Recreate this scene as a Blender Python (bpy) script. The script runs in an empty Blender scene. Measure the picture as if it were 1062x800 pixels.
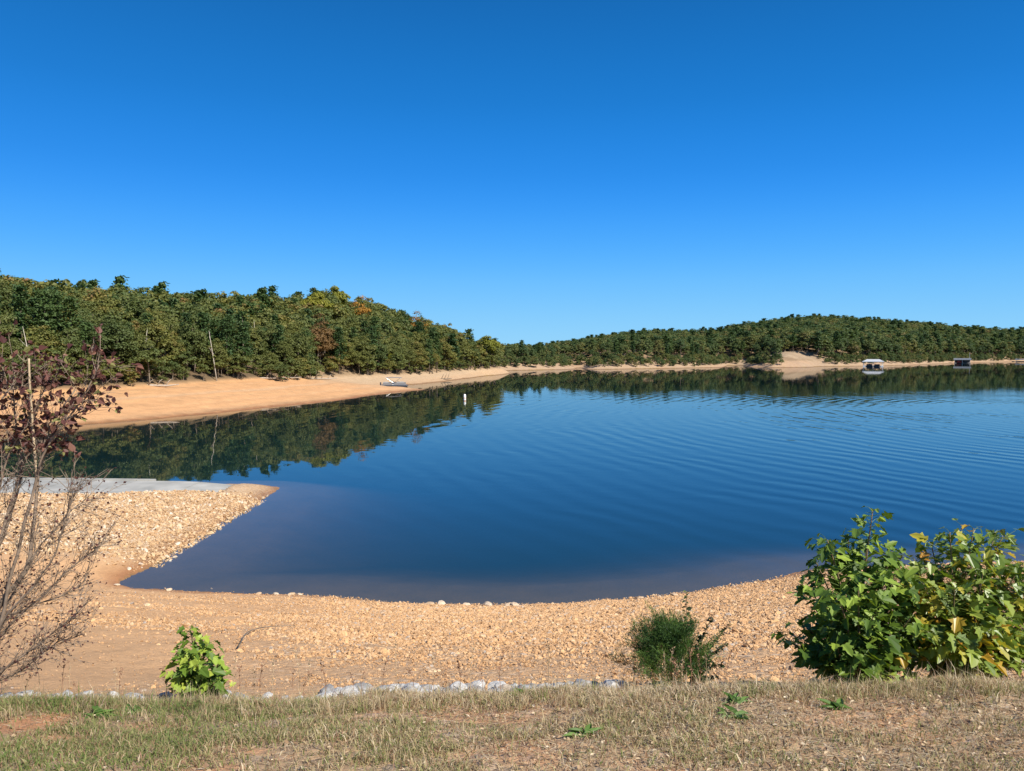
import bpy, math, random
import numpy as np
from mathutils import Vector, Quaternion

random.seed(7)
rng = np.random.default_rng(11)
R = math.radians
scene = bpy.context.scene
COL = scene.collection

# ------------------------------------------------------------------ camera
F, CX, CY, HC = 802.0, 531.0, 400.0, 9.0
PITCH = math.atan(35.0 / F)
cp, sp = math.cos(PITCH), math.sin(PITCH)


def ray(px, py):
    u, v = (px - CX) / F, (CY - py) / F
    return np.array([u, cp + v * sp, -sp + v * cp])


def at_z(px, py, z):
    d = ray(px, py)
    t = (z - HC) / d[2]
    return np.array([d[0] * t, d[1] * t, z])


def at_y(px, py, Y):
    d = ray(px, py)
    t = Y / d[1]
    return np.array([d[0] * t, Y, HC + d[2] * t])


cam_d = bpy.data.cameras.new("camera")
cam = bpy.data.objects.new("camera", cam_d)
COL.objects.link(cam)
cam.location = (0, 0, HC)
cam.rotation_euler = (R(90) - PITCH, 0, 0)
cam_d.sensor_width = 36
cam_d.lens = F / 1062 * 36
cam_d.clip_start = 0.05
cam_d.clip_end = 20000
scene.camera = cam


# ------------------------------------------------------------------ noise
def vnoise(x, y, seed=0):
    xi, yi = np.floor(x).astype(np.int64), np.floor(y).astype(np.int64)
    fx, fy = x - xi, y - yi
    fx, fy = fx * fx * (3 - 2 * fx), fy * fy * (3 - 2 * fy)

    def h(a, b):
        n = (a * 374761393 + b * 668265263 + seed * 974711) & 0x7FFFFFFF
        n = ((n ^ (n >> 13)) * 1274126177) & 0x7FFFFFFF
        return ((n ^ (n >> 16)) & 0xFFFF) / 65535.0
    return (h(xi, yi) * (1 - fx) + h(xi + 1, yi) * fx) * (1 - fy) + (h(xi, yi + 1) * (1 - fx) + h(xi + 1, yi + 1) * fx) * fy


def fbm(x, y, seed=0, n=3):
    s, a, t = 0, 1.0, 0
    for k in range(n):
        s = s + a * vnoise(x * 2 ** k, y * 2 ** k, seed + k)
        t += a
        a *= 0.5
    return s / t


def sstep(a, b, x):
    t = np.clip((x - a) / (b - a), 0, 1)
    return t * t * (3 - 2 * t)


# ------------------------------------------------------------------ shoreline and terrain heights
def px_list(l):
    return [tuple(at_z(a, b, 0)[:2]) for a, b in l]


WATER = (
    px_list([(1062, 584)])
    + [(40, 37), (80, 55), (160, 90), (400, 160), (900, 250), (1150, 500), (1100, 800), (800, 820)]
    + px_list([(1062, 375.2), (1030, 375.6), (1000, 376.3), (960, 378), (935, 379), (880, 380), (850, 380.2), (840, 381),
               (800, 381.3), (778, 380.6), (770, 379), (757, 379), (748, 381.2), (700, 382), (640, 383), (610, 383.3),
               (604, 381.6), (599, 381.6), (592, 383.3), (540, 384.2), (524, 384.6)])
    + [(-60, 388), (-200, 420), (-260, 400), (-200, 382), (-100, 366), (-30, 352), (-8, 338), (0, 326)]
    + px_list([(522, 388.3), (505, 390), (480, 393), (455, 396.4), (430, 398.8), (402, 400), (393, 401.2), (402, 402.6),
               (432, 403.6), (437, 404.3), (405, 407.5), (360, 414), (300, 421), (200, 431), (130, 437), (80, 441),
               (0, 449), (-120, 462)])
    + [(-160, 70), (-160, 52), (-60, 51.0), (-30, 51.2), (-22, 51.9), (-17.5, 52.2)]
    + px_list([(290, 506), (283, 511), (270, 518), (230, 541), (190, 566), (150, 591), (128, 602), (125, 606),
               (140, 610), (200, 614), (300, 617), (350, 620.5), (400, 625.5), (470, 628), (520, 628.5), (580, 627),
               (640, 622.5), (720, 615), (800, 601), (840, 592), (940, 587)])
)
WP = np.array(WATER)


def shore_dist(x, y):
    x, y = np.atleast_1d(np.asarray(x, float)), np.atleast_1d(np.asarray(y, float))
    best = np.full(x.shape, 1e18)
    inside = np.zeros(x.shape, bool)
    n = len(WP)
    for i in range(n):
        ax, ay = WP[i]
        bx, by = WP[(i + 1) % n]
        dx, dy = bx - ax, by - ay
        L = dx * dx + dy * dy + 1e-12
        t = np.clip(((x - ax) * dx + (y - ay) * dy) / L, 0, 1)
        qx, qy = x - ax - t * dx, y - ay - t * dy
        best = np.minimum(best, qx * qx + qy * qy)
        if ay != by:
            c = ((ay > y) != (by > y)) & (x < (bx - ax) * (y - ay) / (by - ay) + ax)
            inside ^= c
    d = np.sqrt(best)
    return np.where(inside, -d, d)


def zones(x, y):
    left = ((y > 66) & (y < 366) & (x < 4) & (x < 40)) | ((y > 66) & (x < -262))
    near = (y <= 66) | ((x > 20) & (y < 340))
    far = ~left & ~near
    return near, left, far


MOUND = at_z(815, 379.5, 0)


def land_slope(x, y):
    near, left, far = zones(x, y)
    s = np.where(left, 0.12 + 0.2 * sstep(170, 270, y) + 0.25 * sstep(270, 310, y), 0.295)
    s = np.where(far, 0.27, s)
    return s


def ramp_z(x_):
    return np.interp(x_, [-80, -40, -33, -21, -18.5, -16.5], [1.0, 0.70, 0.64, 0.52, 0.30, 0.04])


def height(x, y, full=False):
    x, y = np.atleast_1d(np.asarray(x, float)), np.atleast_1d(np.asarray(y, float))
    d = shore_dist(x, y)
    near, left, far = zones(x, y)
    wob = (fbm(x * 0.12, y * 0.12, 3) - 0.5)
    rr = np.hypot(x, y)
    d = d + np.where(near, (fbm(x * 0.9, y * 0.9, 5) - 0.5) * 0.35 * sstep(3, 14, rr), wob * np.where(far, 5.0, 3.0))
    s = land_slope(x, y)
    zt = np.where(left, 3.0 - 1.1 * sstep(155, 215, y), 3.0)
    dt = zt / s
    e = np.maximum(d - dt, 0)
    # hills
    capL = np.interp(x / np.maximum(y, 1), [-0.75, -0.6, -0.46, -0.36, -0.29, -0.235, -0.16, -0.1, -0.05, -0.02], [11, 12.5, 14, 13.5, 17, 29, 24, 18, 13, 9])
    hL = capL * (1 - np.exp(-np.interp(x / np.maximum(y, 1), [-0.5, -0.3], [0.33, 0.42]) * e / capL))
    capR = np.interp(x, [-150, 16, 53, 116, 208, 300, 380, 456, 560, 700], [3, 2, 6, 14, 12.5, 34, 45, 35, 20, 15])
    hR = capR * (1 - np.exp(-0.3 * e / capR))
    hill = np.where(left, hL, np.where(far, hR, 0))
    hill = hill + np.where(near, 0, (fbm(x * 0.02, y * 0.02, 9) - 0.5) * np.where(left, 3.0, np.interp(x, [20, 120], [1.0, 5.0])) * sstep(0, 60, e))
    z_land = np.minimum(s * d, zt) + hill
    # near bank: beach running up to the grassy lip
    beach = np.minimum(0.295 * np.maximum(d, 0), 6.6)
    pen = 0.74 * (1 - np.exp(-np.maximum(d, 0) * 0.4)) + 0.012 * np.maximum(-26 - x, 0)
    w2 = sstep(21, 33, y) * sstep(-7, -15, x)
    beach = beach * (1 - w2) + np.minimum(pen, beach) * w2
    off = np.interp(x, [-4, -1.5, 0, 2.5, 5], [-0.075, -0.045, 0.0, 0.07, 0.07])
    prof = np.interp(y, [-30, 0, 2.4, 4.45, 5.3, 6.4, 8.0], [8.3, 7.62, 7.5, 6.97, 6.6, 6.2, 5.75])
    prof = prof + off * sstep(2.8, 4.2, y) * (1 - sstep(5.2, 6.6, y)) + (fbm(x * 1.1, y * 1.1, 21) - 0.5) * 0.07 + (fbm(x * 2.3, y * 0.8, 23) - 0.5) * 0.10 * sstep(3.8, 4.4, y) * (1 - sstep(5.0, 5.6, y))
    w1 = sstep(5.6, 8.0, y)
    near_z = prof * (1 - w1) + beach * w1
    far_side = (y > 66) & (x > 20)
    near_z = np.where(far_side, np.minimum(0.2 * np.maximum(d, 0), 9), near_z)
    z = np.where(near, near_z, z_land)
    # small drawdown terraces
    z = z + np.where(left & (d > 0), 0.05 * np.sin(d * 1.5 + wob * 4) * sstep(0.5, 4, d) * (1 - sstep(18, 24, d)), 0)
    # bare clay mound on the far shore
    q = np.hypot((x - MOUND[0]) / 21, (y - MOUND[1] - 13) / 13)
    z = z + np.where(far, (2.2 + 1.8 * (fbm(x * 0.3, y * 0.3, 13) - 0.5)) * np.exp(-q ** 2 * 1.2) * sstep(-1, 7, d), 0)
    onramp = (y > 45.0 + np.maximum(0, (x + 24) * 0.33)) & (y < 51.5) & (x < -18) & (x > -80)
    z = np.where(onramp & near, np.minimum(z, ramp_z(x) - 0.12), z)
    bed = np.maximum(np.where(near, np.where(d > -3.0, 0.075 * d, -0.225 + 0.2 * (d + 3.0)), 0.12 * d), -3.5)
    z = np.where(d > 0, z, bed)
    if full:
        return z, d, e
    return z


def hz(x, y):
    return float(height(x, y)[0])


# ------------------------------------------------------------------ mesh builder
class MB:
    def __init__(self):
        self.v, self.f, self.t, self.n = [], [], [], 0

    def add(self, V, Fs, tint=0.5):
        V = np.asarray(V, float).reshape(-1, 3)
        if not isinstance(Fs, list) or np.ndim(Fs[0]) == 1:
            Fs = [Fs]
        for f in Fs:
            f = np.asarray(f, np.int64)
            self.f.append(f + self.n)
            tt = np.asarray(tint, float)
            self.t.append(np.full(len(f), float(tt)) if tt.ndim == 0 else np.resize(tt, len(f)))
        self.v.append(V)
        self.n += len(V)
        return self

    def box(self, lo, hi, tint=0.5):
        lo, hi = np.array(lo, float), np.array(hi, float)
        c = np.array([[i, j, k] for i in (0, 1) for j in (0, 1) for k in (0, 1)], float)
        return self.add(lo + c * (hi - lo), [[0, 1, 3, 2], [4, 6, 7, 5], [0, 4, 5, 1], [2, 3, 7, 6], [0, 2, 6, 4], [1, 5, 7, 3]], tint)

    def tube(self, P, rad, sides=6, tint=0.5, cap=True):
        P = np.asarray(P, float)
        n = len(P)
        rad = np.broadcast_to(np.asarray(rad, float), (n,))
        T = np.gradient(P, axis=0)
        T /= np.linalg.norm(T, axis=1)[:, None] + 1e-9
        ref = np.array([0.31, 0.9, 0.2]) if abs(T[0][2]) > 0.7 else np.array([0, 0, 1.0])
        A = np.cross(T, ref)
        A /= np.linalg.norm(A, axis=1)[:, None] + 1e-9
        B = np.cross(T, A)
        a = np.arange(sides) * 2 * math.pi / sides
        V = P[:, None, :] + rad[:, None, None] * (np.cos(a)[None, :, None] * A[:, None, :] + np.sin(a)[None, :, None] * B[:, None, :])
        V = V.reshape(-1, 3)
        fs = []
        for i in range(n - 1):
            for j in range(sides):
                k = (j + 1) % sides
                fs.append([i * sides + j, i * sides + k, (i + 1) * sides + k, (i + 1) * sides + j])
        self.add(V, np.array(fs), tint)
        if cap:
            base = self.n - len(V)
            self.f.append(np.array([[base + j for j in range(sides)][::-1]]))
            self.t.append(np.array([tint], float))
            self.f.append(np.array([[base + (n - 1) * sides + j for j in range(sides)]]))
            self.t.append(np.array([tint], float))
        return self

    def mesh(self, name, mats=(), smooth=False):
        V = np.concatenate(self.v)
        me = bpy.data.meshes.new(name)
        lens = np.concatenate([np.full(len(f), f.shape[1]) for f in self.f])
        loops = np.concatenate([f.ravel() for f in self.f])
        me.vertices.add(len(V))
        me.vertices.foreach_set("co", V.astype(np.float32).ravel())
        me.loops.add(len(loops))
        me.loops.foreach_set("vertex_index", loops.astype(np.int32))
        me.polygons.add(len(lens))
        st = np.concatenate([[0], np.cumsum(lens)[:-1]]).astype(np.int32)
        me.polygons.foreach_set("loop_start", st)
        at = me.attributes.new("tint", "FLOAT", "FACE")
        at.data.foreach_set("value", np.concatenate(self.t).astype(np.float32))
        me.polygons.foreach_set("use_smooth", np.full(len(lens), bool(smooth)))
        for m in mats:
            me.materials.append(m)
        me.update(calc_edges=True)
        me.validate()
        return me

    def build(self, name, mat, parent=None, smooth=False, loc=None):
        o = bpy.data.objects.new(name, self.mesh(name, [mat] if mat else [], smooth))
        COL.objects.link(o)
        if parent:
            o.parent = parent
        if loc is not None:
            o.location = loc
        return o


def tag(o, label=None, cat=None, group=None, kind=None):
    if label:
        o["label"] = label
    if cat:
        o["category"] = cat
    if group:
        o["group"] = group
    if kind:
        o["kind"] = kind
    return o


def empty(name, loc, rz=0.0):
    o = bpy.data.objects.new(name, None)
    COL.objects.link(o)
    o.location = loc
    o.rotation_euler = (0, 0, rz)
    o.empty_display_size = 0.2
    return o


def copy_tree(o):
    c = o.copy()
    COL.objects.link(c)
    for ch in list(o.children):
        k = ch.copy()
        COL.objects.link(k)
        k.parent = c
    return c


# ------------------------------------------------------------------ materials
def new_mat(name):
    m = bpy.data.materials.new(name)
    m.use_nodes = True
    nt = m.node_tree
    nt.nodes.clear()
    return m, nt, nt.nodes, nt.links


def nd(nodes, t, **kw):
    n = nodes.new(t)
    for k, v in kw.items():
        setattr(n, k, v)
    return n


def ramp(nodes, stops):
    r = nodes.new("ShaderNodeValToRGB")
    el = r.color_ramp.elements
    while len(el) > 1:
        el.remove(el[-1])
    el[0].position, el[0].color = stops[0][0], (*stops[0][1], 1)
    for p, c in stops[1:]:
        e = el.new(p)
        e.color = (*c, 1)
    return r


def own_random(N, L):
    oi = nd(N, "ShaderNodeObjectInfo")
    ia = nd(N, "ShaderNodeAttribute", attribute_name="rnd")
    ia.attribute_type = "INSTANCER"
    ad = nd(N, "ShaderNodeMath", operation="ADD")
    L.new(oi.outputs["Random"], ad.inputs[0])
    L.new(ia.outputs["Fac"], ad.inputs[1])
    fr_n = nd(N, "ShaderNodeMath", operation="FRACT")
    L.new(ad.outputs[0], fr_n.inputs[0])
    return fr_n.outputs[0]


def leaf_mat(name, stops, rnd=0.7, spec=0.25, rough=0.55, trans=0.3, use_obj=True, tsat=(1.25, 1.2, 0.5)):
    m, nt, N, L = new_mat(name)
    out = nd(N, "ShaderNodeOutputMaterial")
    a = nd(N, "ShaderNodeAttribute", attribute_name="tint")
    rp = ramp(N, stops)
    if use_obj:
        mx = nd(N, "ShaderNodeMix", data_type="FLOAT")
        mx.inputs[0].default_value = 1 - rnd
        L.new(own_random(N, L), mx.inputs[2])
        L.new(a.outputs["Fac"], mx.inputs[3])
        L.new(mx.outputs[0], rp.inputs[0])
    else:
        L.new(a.outputs["Fac"], rp.inputs[0])
    b = nd(N, "ShaderNodeBsdfPrincipled")
    L.new(rp.outputs[0], b.inputs["Base Color"])
    b.inputs["Roughness"].default_value = rough
    b.inputs["Specular IOR Level"].default_value = spec
    tr = nd(N, "ShaderNodeBsdfTranslucent")
    mul = nd(N, "ShaderNodeMix", data_type="RGBA", blend_type="MULTIPLY")
    mul.inputs[0].default_value = 1
    L.new(rp.outputs[0], mul.inputs[6])
    mul.inputs[7].default_value = (*tsat, 1)
    L.new(mul.outputs[2], tr.inputs[0])
    ms = nd(N, "ShaderNodeMixShader")
    ms.inputs[0].default_value = trans
    L.new(b.outputs[0], ms.inputs[1])
    L.new(tr.outputs[0], ms.inputs[2])
    L.new(ms.outputs[0], out.inputs[0])
    return m


def plain_mat(name, c1, c2, scale=6.0, rough=0.7, bump=0.0, obj_rand=0.0, metal=0.0, coords="Object"):
    m, nt, N, L = new_mat(name)
    out = nd(N, "ShaderNodeOutputMaterial")
    b = nd(N, "ShaderNodeBsdfPrincipled")
    tc = nd(N, "ShaderNodeTexCoord")
    nz = nd(N, "ShaderNodeTexNoise")
    nz.inputs["Scale"].default_value = scale
    nz.inputs["Detail"].default_value = 6
    L.new(tc.outputs[coords], nz.inputs["Vector"])
    rp = ramp(N, [(0.3, c1), (0.7, c2)])
    L.new(nz.outputs["Fac"], rp.inputs[0])
    col = rp.outputs[0]
    if obj_rand:
        oi = nd(N, "ShaderNodeObjectInfo")
        hs = nd(N, "ShaderNodeHueSaturation")
        mr = nd(N, "ShaderNodeMapRange")
        mr.inputs[3].default_value, mr.inputs[4].default_value = 1 - obj_rand, 1 + obj_rand
        L.new(oi.outputs["Random"], mr.inputs[0])
        L.new(mr.outputs[0], hs.inputs["Value"])
        L.new(col, hs.inputs["Color"])
        col = hs.outputs[0]
    L.new(col, b.inputs["Base Color"])
    b.inputs["Roughness"].default_value = rough
    b.inputs["Metallic"].default_value = metal
    if bump:
        bp = nd(N, "ShaderNodeBump")
        bp.inputs["Strength"].default_value = bump
        bp.inputs["Distance"].default_value = 0.02
        L.new(nz.outputs["Fac"], bp.inputs["Height"])
        L.new(bp.outputs[0], b.inputs["Normal"])
    L.new(b.outputs[0], out.inputs[0])
    return m


# ------------------------------------------------------------------ world and sun
SUN_AZ, SUN_EL = R(132), R(42)
w = bpy.data.worlds.new("World")
scene.world = w
w.use_nodes = True
N, L = w.node_tree.nodes, w.node_tree.links
N.clear()
wo = nd(N, "ShaderNodeOutputWorld")
bg = nd(N, "ShaderNodeBackground")
sky = nd(N, "ShaderNodeTexSky")
sky.sky_type = "NISHITA"
sky.sun_disc = False
sky.sun_elevation = SUN_EL
sky.sun_rotation = SUN_AZ % (2 * math.pi)
sky.altitude = 200
sky.air_density = 1.0
sky.dust_density = 0.0
sky.ozone_density = 3.0
tcw = nd(N, "ShaderNodeTexCoord")
sxyz = nd(N, "ShaderNodeSeparateXYZ")
L.new(tcw.outputs["Generated"], sxyz.inputs[0])
blue = ramp(N, [(0.0, (0.26, 0.56, 0.79)), (0.09, (0.095, 0.41, 0.83)), (0.16, (0.034, 0.29, 0.82)), (0.22, (0.013, 0.216, 0.70)), (0.30, (0.005, 0.165, 0.54)), (0.42, (0.003, 0.108, 0.365)), (1.0, (0.003, 0.07, 0.26))])
blue.color_ramp.interpolation = "B_SPLINE"
L.new(sxyz.outputs["Z"], blue.inputs[0])
mxs = nd(N, "ShaderNodeMix", data_type="RGBA")
dts = nd(N, "ShaderNodeVectorMath", operation="DOT_PRODUCT")
L.new(tcw.outputs["Generated"], dts.inputs[0])
dts.inputs[1].default_value = (math.sin(SUN_AZ) * math.cos(SUN_EL), math.cos(SUN_AZ) * math.cos(SUN_EL), math.sin(SUN_EL))
mrs = nd(N, "ShaderNodeMapRange")
for _i, _v in enumerate((0.25, 0.95, 0.96, 0.15)):
    mrs.inputs[_i + 1].default_value = _v
L.new(dts.outputs["Value"], mrs.inputs[0])
L.new(mrs.outputs[0], mxs.inputs[0])
L.new(sky.outputs[0], mxs.inputs[6])
scl10 = nd(N, "ShaderNodeVectorMath", operation="SCALE")
scl10.inputs["Scale"].default_value = 10.0
L.new(blue.outputs[0], scl10.inputs[0])
L.new(scl10.outputs[0], mxs.inputs[7])
L.new(mxs.outputs[2], bg.inputs[0])
bg.inputs[1].default_value = 0.068
L.new(bg.outputs[0], wo.inputs[0])

sl = bpy.data.lights.new("sun", "SUN")
sl.energy = 4.2
sl.angle = R(0.53)
sl.color = (1.0, 0.93, 0.82)
so = bpy.data.objects.new("sun", sl)
COL.objects.link(so)
sv = Vector((math.sin(SUN_AZ) * math.cos(SUN_EL), math.cos(SUN_AZ) * math.cos(SUN_EL), math.sin(SUN_EL)))
so.rotation_euler = (-sv).to_track_quat("-Z", "Y").to_euler()
so.location = (-30, -20, 60)

# ------------------------------------------------------------------ terrain
ang = np.concatenate([np.arange(-180, -46, 4.0), np.arange(-46, 46, 0.16), np.arange(46, 180, 4.0)])
rad = np.concatenate([np.linspace(0.4, 2.2, 8)[:-1], np.geomspace(2.2, 120, 420)[:-1], np.geomspace(120, 900, 300)[:-1], np.geomspace(900, 6000, 20)])
A_, R_ = np.meshgrid(np.radians(ang), rad)
gx, gy = (np.sin(A_) * R_).ravel(), (np.cos(A_) * R_).ravel()
gz, gd, ge = height(gx, gy, True)
# fine surface relief
rr = np.hypot(gx, gy)
near, left, far = zones(gx, gy)
gz = gz + np.where(near & (gd > 0.2), (fbm(gx * 2.5, gy * 2.5, 31) - 0.5) * 0.05 * sstep(5.5, 8, gy), 0)
gz = np.where((gd > 0) & ~near, gz + (fbm(gx * 0.25, gy * 0.25, 33) - 0.5) * np.where(far, 1.0, 0.35) * sstep(0.5, 8, gd), gz)


def gravel_mask(x, y):
    n = fbm(x * 0.35, y * 0.35, 41)
    m = sstep(-0.42, -0.13, x / np.maximum(y, 1) + (n - 0.5) * 0.3)
    m = m * (0.8 + 0.2 * sstep(0, 5, x))
    band = sstep(0.62, 0.7, fbm(x * 0.12 + 4, y * 0.5, 43)) * 0.4
    m = np.maximum(m, band)
    pen = sstep(30.5, 33.5, y + (n - 0.5) * 2) * sstep(-8, -12, x)
    return np.clip(np.maximum(m, pen), 0, 1)


sand = np.array([0.56, 0.335, 0.17])
colr = np.tile(sand, (len(gx), 1))


def mixc(mask, c):
    global colr
    mask = np.clip(mask, 0, 1)[:, None]
    colr = colr * (1 - mask) + np.array(c) * mask


mixc(near * gravel_mask(gx, gy) * 0.8, (0.47, 0.285, 0.15))
mixc(near * sstep(31, 34, gy) * sstep(-8, -12, gx), (0.43, 0.30, 0.18))
strip = fbm(gd * 0.5, gx * 0.01, 51)
mixc(left * 1.0, (0.56, 0.305, 0.14))
mixc(left * sstep(0.5, 0.7, strip) * 0.6, (0.50, 0.33, 0.19))
mixc(left * sstep(0.60, 0.72, fbm(gd * 1.1 + 3, gx * 0.03, 53, 2)) * 0.55, (0.36, 0.23, 0.12))
mixc(left * sstep(0.62, 0.75, fbm(gx * 0.25, gy * 0.25, 54)) * 0.4, (0.40, 0.22, 0.10))
mixc(left * sstep(165, 215, gy), (0.40, 0.30, 0.20))
mixc(left * sstep(3.0, 0.3, np.abs(gd - 2.0)) * 0.5, (0.42, 0.25, 0.13))
mixc(far, (0.31, 0.225, 0.155))
mixc(far * sstep(0.5, 0.65, fbm(gx * 0.05, gy * 0.05, 55)) * 0.5, (0.38, 0.23, 0.14))
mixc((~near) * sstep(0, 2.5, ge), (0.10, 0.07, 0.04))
mn = np.hypot((gx - MOUND[0]) / 23, (gy - MOUND[1] - 10) / 15)
mixc(far * sstep(1.5, 1.0, mn), (0.21, 0.17, 0.125))
mixc(far * sstep(1.5, 1.0, mn) * sstep(0.5, 0.62, fbm(gx * 0.25, gy * 0.25, 57)), (0.27, 0.22, 0.15))
bank = near * (1 - sstep(4.7, 5.6, gy)) * sstep(-5, 0, gy + 5)
soil_n = fbm(gx * 1.6, gy * 2.2, 61)
mixc(bank, (0.36, 0.25, 0.15))
mixc(bank * sstep(0.52, 0.66, soil_n + 0.08 * sstep(-1, 3, gx)), (0.50, 0.25, 0.125))
mixc((gd < 0) * 1.0, (0.37, 0.27, 0.12))

ncol, nrow = len(ang), len(rad)
idx = np.arange(nrow * ncol).reshape(nrow, ncol)
nxt = np.roll(idx, -1, axis=1)
quads = np.stack([idx[:-1], idx[1:], nxt[1:], nxt[:-1]], -1).reshape(-1, 4)[:, ::-1]
mb = MB()
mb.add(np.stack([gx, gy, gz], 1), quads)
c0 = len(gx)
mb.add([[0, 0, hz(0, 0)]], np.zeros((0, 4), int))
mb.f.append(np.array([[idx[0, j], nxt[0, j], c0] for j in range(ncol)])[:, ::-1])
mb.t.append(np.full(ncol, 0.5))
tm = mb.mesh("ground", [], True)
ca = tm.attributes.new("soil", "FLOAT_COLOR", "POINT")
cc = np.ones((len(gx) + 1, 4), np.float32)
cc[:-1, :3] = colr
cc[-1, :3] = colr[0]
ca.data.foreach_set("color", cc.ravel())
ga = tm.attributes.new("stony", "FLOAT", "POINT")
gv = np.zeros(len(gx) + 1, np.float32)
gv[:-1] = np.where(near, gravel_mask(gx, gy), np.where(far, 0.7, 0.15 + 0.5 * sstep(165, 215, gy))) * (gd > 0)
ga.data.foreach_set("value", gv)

m_ground, nt, N, L = new_mat("ground_soil")
out = nd(N, "ShaderNodeOutputMaterial")
b = nd(N, "ShaderNodeBsdfPrincipled")
at = nd(N, "ShaderNodeAttribute", attribute_name="soil")
st = nd(N, "ShaderNodeAttribute", attribute_name="stony")
geo = nd(N, "ShaderNodeNewGeometry")


def noise(scale, detail=5, rough=0.6):
    n = nd(N, "ShaderNodeTexNoise")
    n.inputs["Scale"].default_value = scale
    n.inputs["Detail"].default_value = detail
    n.inputs["Roughness"].default_value = rough
    L.new(geo.outputs["Position"], n.inputs["Vector"])
    return n


n1, n2, n3 = noise(0.6, 6), noise(9.0, 8, 0.7), noise(55.0, 4, 0.7)
vor = nd(N, "ShaderNodeTexVoronoi")
vor.inputs["Scale"].default_value = 11
L.new(geo.outputs["Position"], vor.inputs["Vector"])


def mrange(src, a, b_, lo, hi):
    mr = nd(N, "ShaderNodeMapRange")
    for i, v in enumerate((a, b_, lo, hi)):
        mr.inputs[i + 1].default_value = v
    L.new(src, mr.inputs[0])
    return mr.outputs[0]


def math_(op, a, b_=None):
    n = nd(N, "ShaderNodeMath", operation=op)
    for i, q in enumerate((a, b_)):
        if q is None:
            continue
        if isinstance(q, (int, float)):
            n.inputs[i].default_value = q
        else:
            L.new(q, n.inputs[i])
    return n.outputs[0]


v1 = mrange(n1.outputs["Fac"], 0.3, 0.7, 0.86, 1.12)
v2 = mrange(n2.outputs["Fac"], 0.25, 0.75, 0.78, 1.2)
v3 = mrange(n3.outputs["Fac"], 0.3, 0.7, 0.82, 1.15)
v = math_("MULTIPLY", math_("MULTIPLY", v1, v2), v3)
hs = nd(N, "ShaderNodeHueSaturation")
L.new(at.outputs["Color"], hs.inputs["Color"])
L.new(v, hs.inputs["Value"])
# stones of the gravel sheet, each cell with its own colour
cellv = nd(N, "ShaderNodeSeparateColor")
L.new(vor.outputs["Color"], cellv.inputs[0])
cell_ramp = ramp(N, [(0.0, (0.30, 0.19, 0.11)), (0.4, (0.50, 0.32, 0.18)), (0.75, (0.60, 0.40, 0.22)), (1.0, (0.62, 0.52, 0.40))])
L.new(cellv.outputs[0], cell_ramp.inputs[0])
mxg = nd(N, "ShaderNodeMix", data_type="RGBA")
L.new(math_("MULTIPLY", st.outputs["Fac"], 0.55), mxg.inputs[0])
L.new(hs.outputs[0], mxg.inputs[6])
L.new(cell_ramp.outputs[0], mxg.inputs[7])
# damp margin just above the water
sep = nd(N, "ShaderNodeSeparateXYZ")
L.new(geo.outputs["Position"], sep.inputs[0])
zz = math_("ADD", sep.outputs["Z"], mrange(n1.outputs["Fac"], 0.3, 0.7, -0.05, 0.05))
wet = mrange(zz, 0.06, 0.3, 1.0, 0.0)
mxw = nd(N, "ShaderNodeMix", data_type="RGBA", blend_type="MULTIPLY")
L.new(wet, mxw.inputs[0])
L.new(mxg.outputs[2], mxw.inputs[6])
mxw.inputs[7].default_value = (0.62, 0.5, 0.42, 1)
L.new(mxw.outputs[2], b.inputs["Base Color"])
L.new(mrange(wet, 0, 1, 0.92, 0.55), b.inputs["Roughness"])
b.inputs["Specular IOR Level"].default_value = 0.2
hgt = math_("ADD", math_("MULTIPLY", n2.outputs["Fac"], 0.035), math_("MULTIPLY", n3.outputs["Fac"], 0.008))
hgt = math_("ADD", hgt, math_("MULTIPLY", math_("MULTIPLY", vor.outputs["Distance"], st.outputs["Fac"]), -0.05))
bp = nd(N, "ShaderNodeBump")
bp.inputs["Strength"].default_value = 0.8
bp.inputs["Distance"].default_value = 1.0
L.new(hgt, bp.inputs["Height"])
L.new(bp.outputs[0], b.inputs["Normal"])
L.new(b.outputs[0], out.inputs[0])
tm.materials.append(m_ground)
ground = bpy.data.objects.new("ground", tm)
COL.objects.link(ground)
tag(ground, "orange clay shore, grassy bank and wooded hills round the lake", "ground", kind="structure")

# ------------------------------------------------------------------ water
m_water, nt, N, L = new_mat("lake_water")
out = nd(N, "ShaderNodeOutputMaterial")
geo = nd(N, "ShaderNodeNewGeometry")
sep = nd(N, "ShaderNodeSeparateXYZ")
L.new(geo.outputs["Position"], sep.inputs[0])


def dist_to(cx, cy):
    s = nd(N, "ShaderNodeVectorMath", operation="DISTANCE")
    L.new(geo.outputs["Position"], s.inputs[0])
    s.inputs[1].default_value = (cx, cy, 0)
    return s.outputs["Value"]


nbig = noise(0.012, 3)
nmid = noise(0.07, 3)
# wake arcs spreading from a boat that has passed on the right
rr_ = math_("ADD", dist_to(112, 101), math_("ADD", math_("MULTIPLY", nmid.outputs["Fac"], 4.5), math_("MULTIPLY", nbig.outputs["Fac"], 14.0)))
wave1 = math_("SINE", math_("MULTIPLY", rr_, 2 * math.pi / 2.3))
rr2 = math_("ADD", dist_to(260, 60), math_("MULTIPLY", nmid.outputs["Fac"], 6.0))
wave2 = math_("SINE", math_("MULTIPLY", rr2, 2 * math.pi / 3.1))
mask = math_("MULTIPLY", mrange(dist_to(50, 105), 42, 95, 1.0, 0.0), mrange(sep.outputs["Y"], 120, 210, 1.0, 0.35))
patch = mrange(nmid.outputs["Fac"], 0.35, 0.6, 0.25, 1.0)
wk = math_("MULTIPLY", math_("ADD", math_("MULTIPLY", wave1, 0.012), math_("MULTIPLY", wave2, 0.003)), math_("MULTIPLY", mask, patch))
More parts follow.
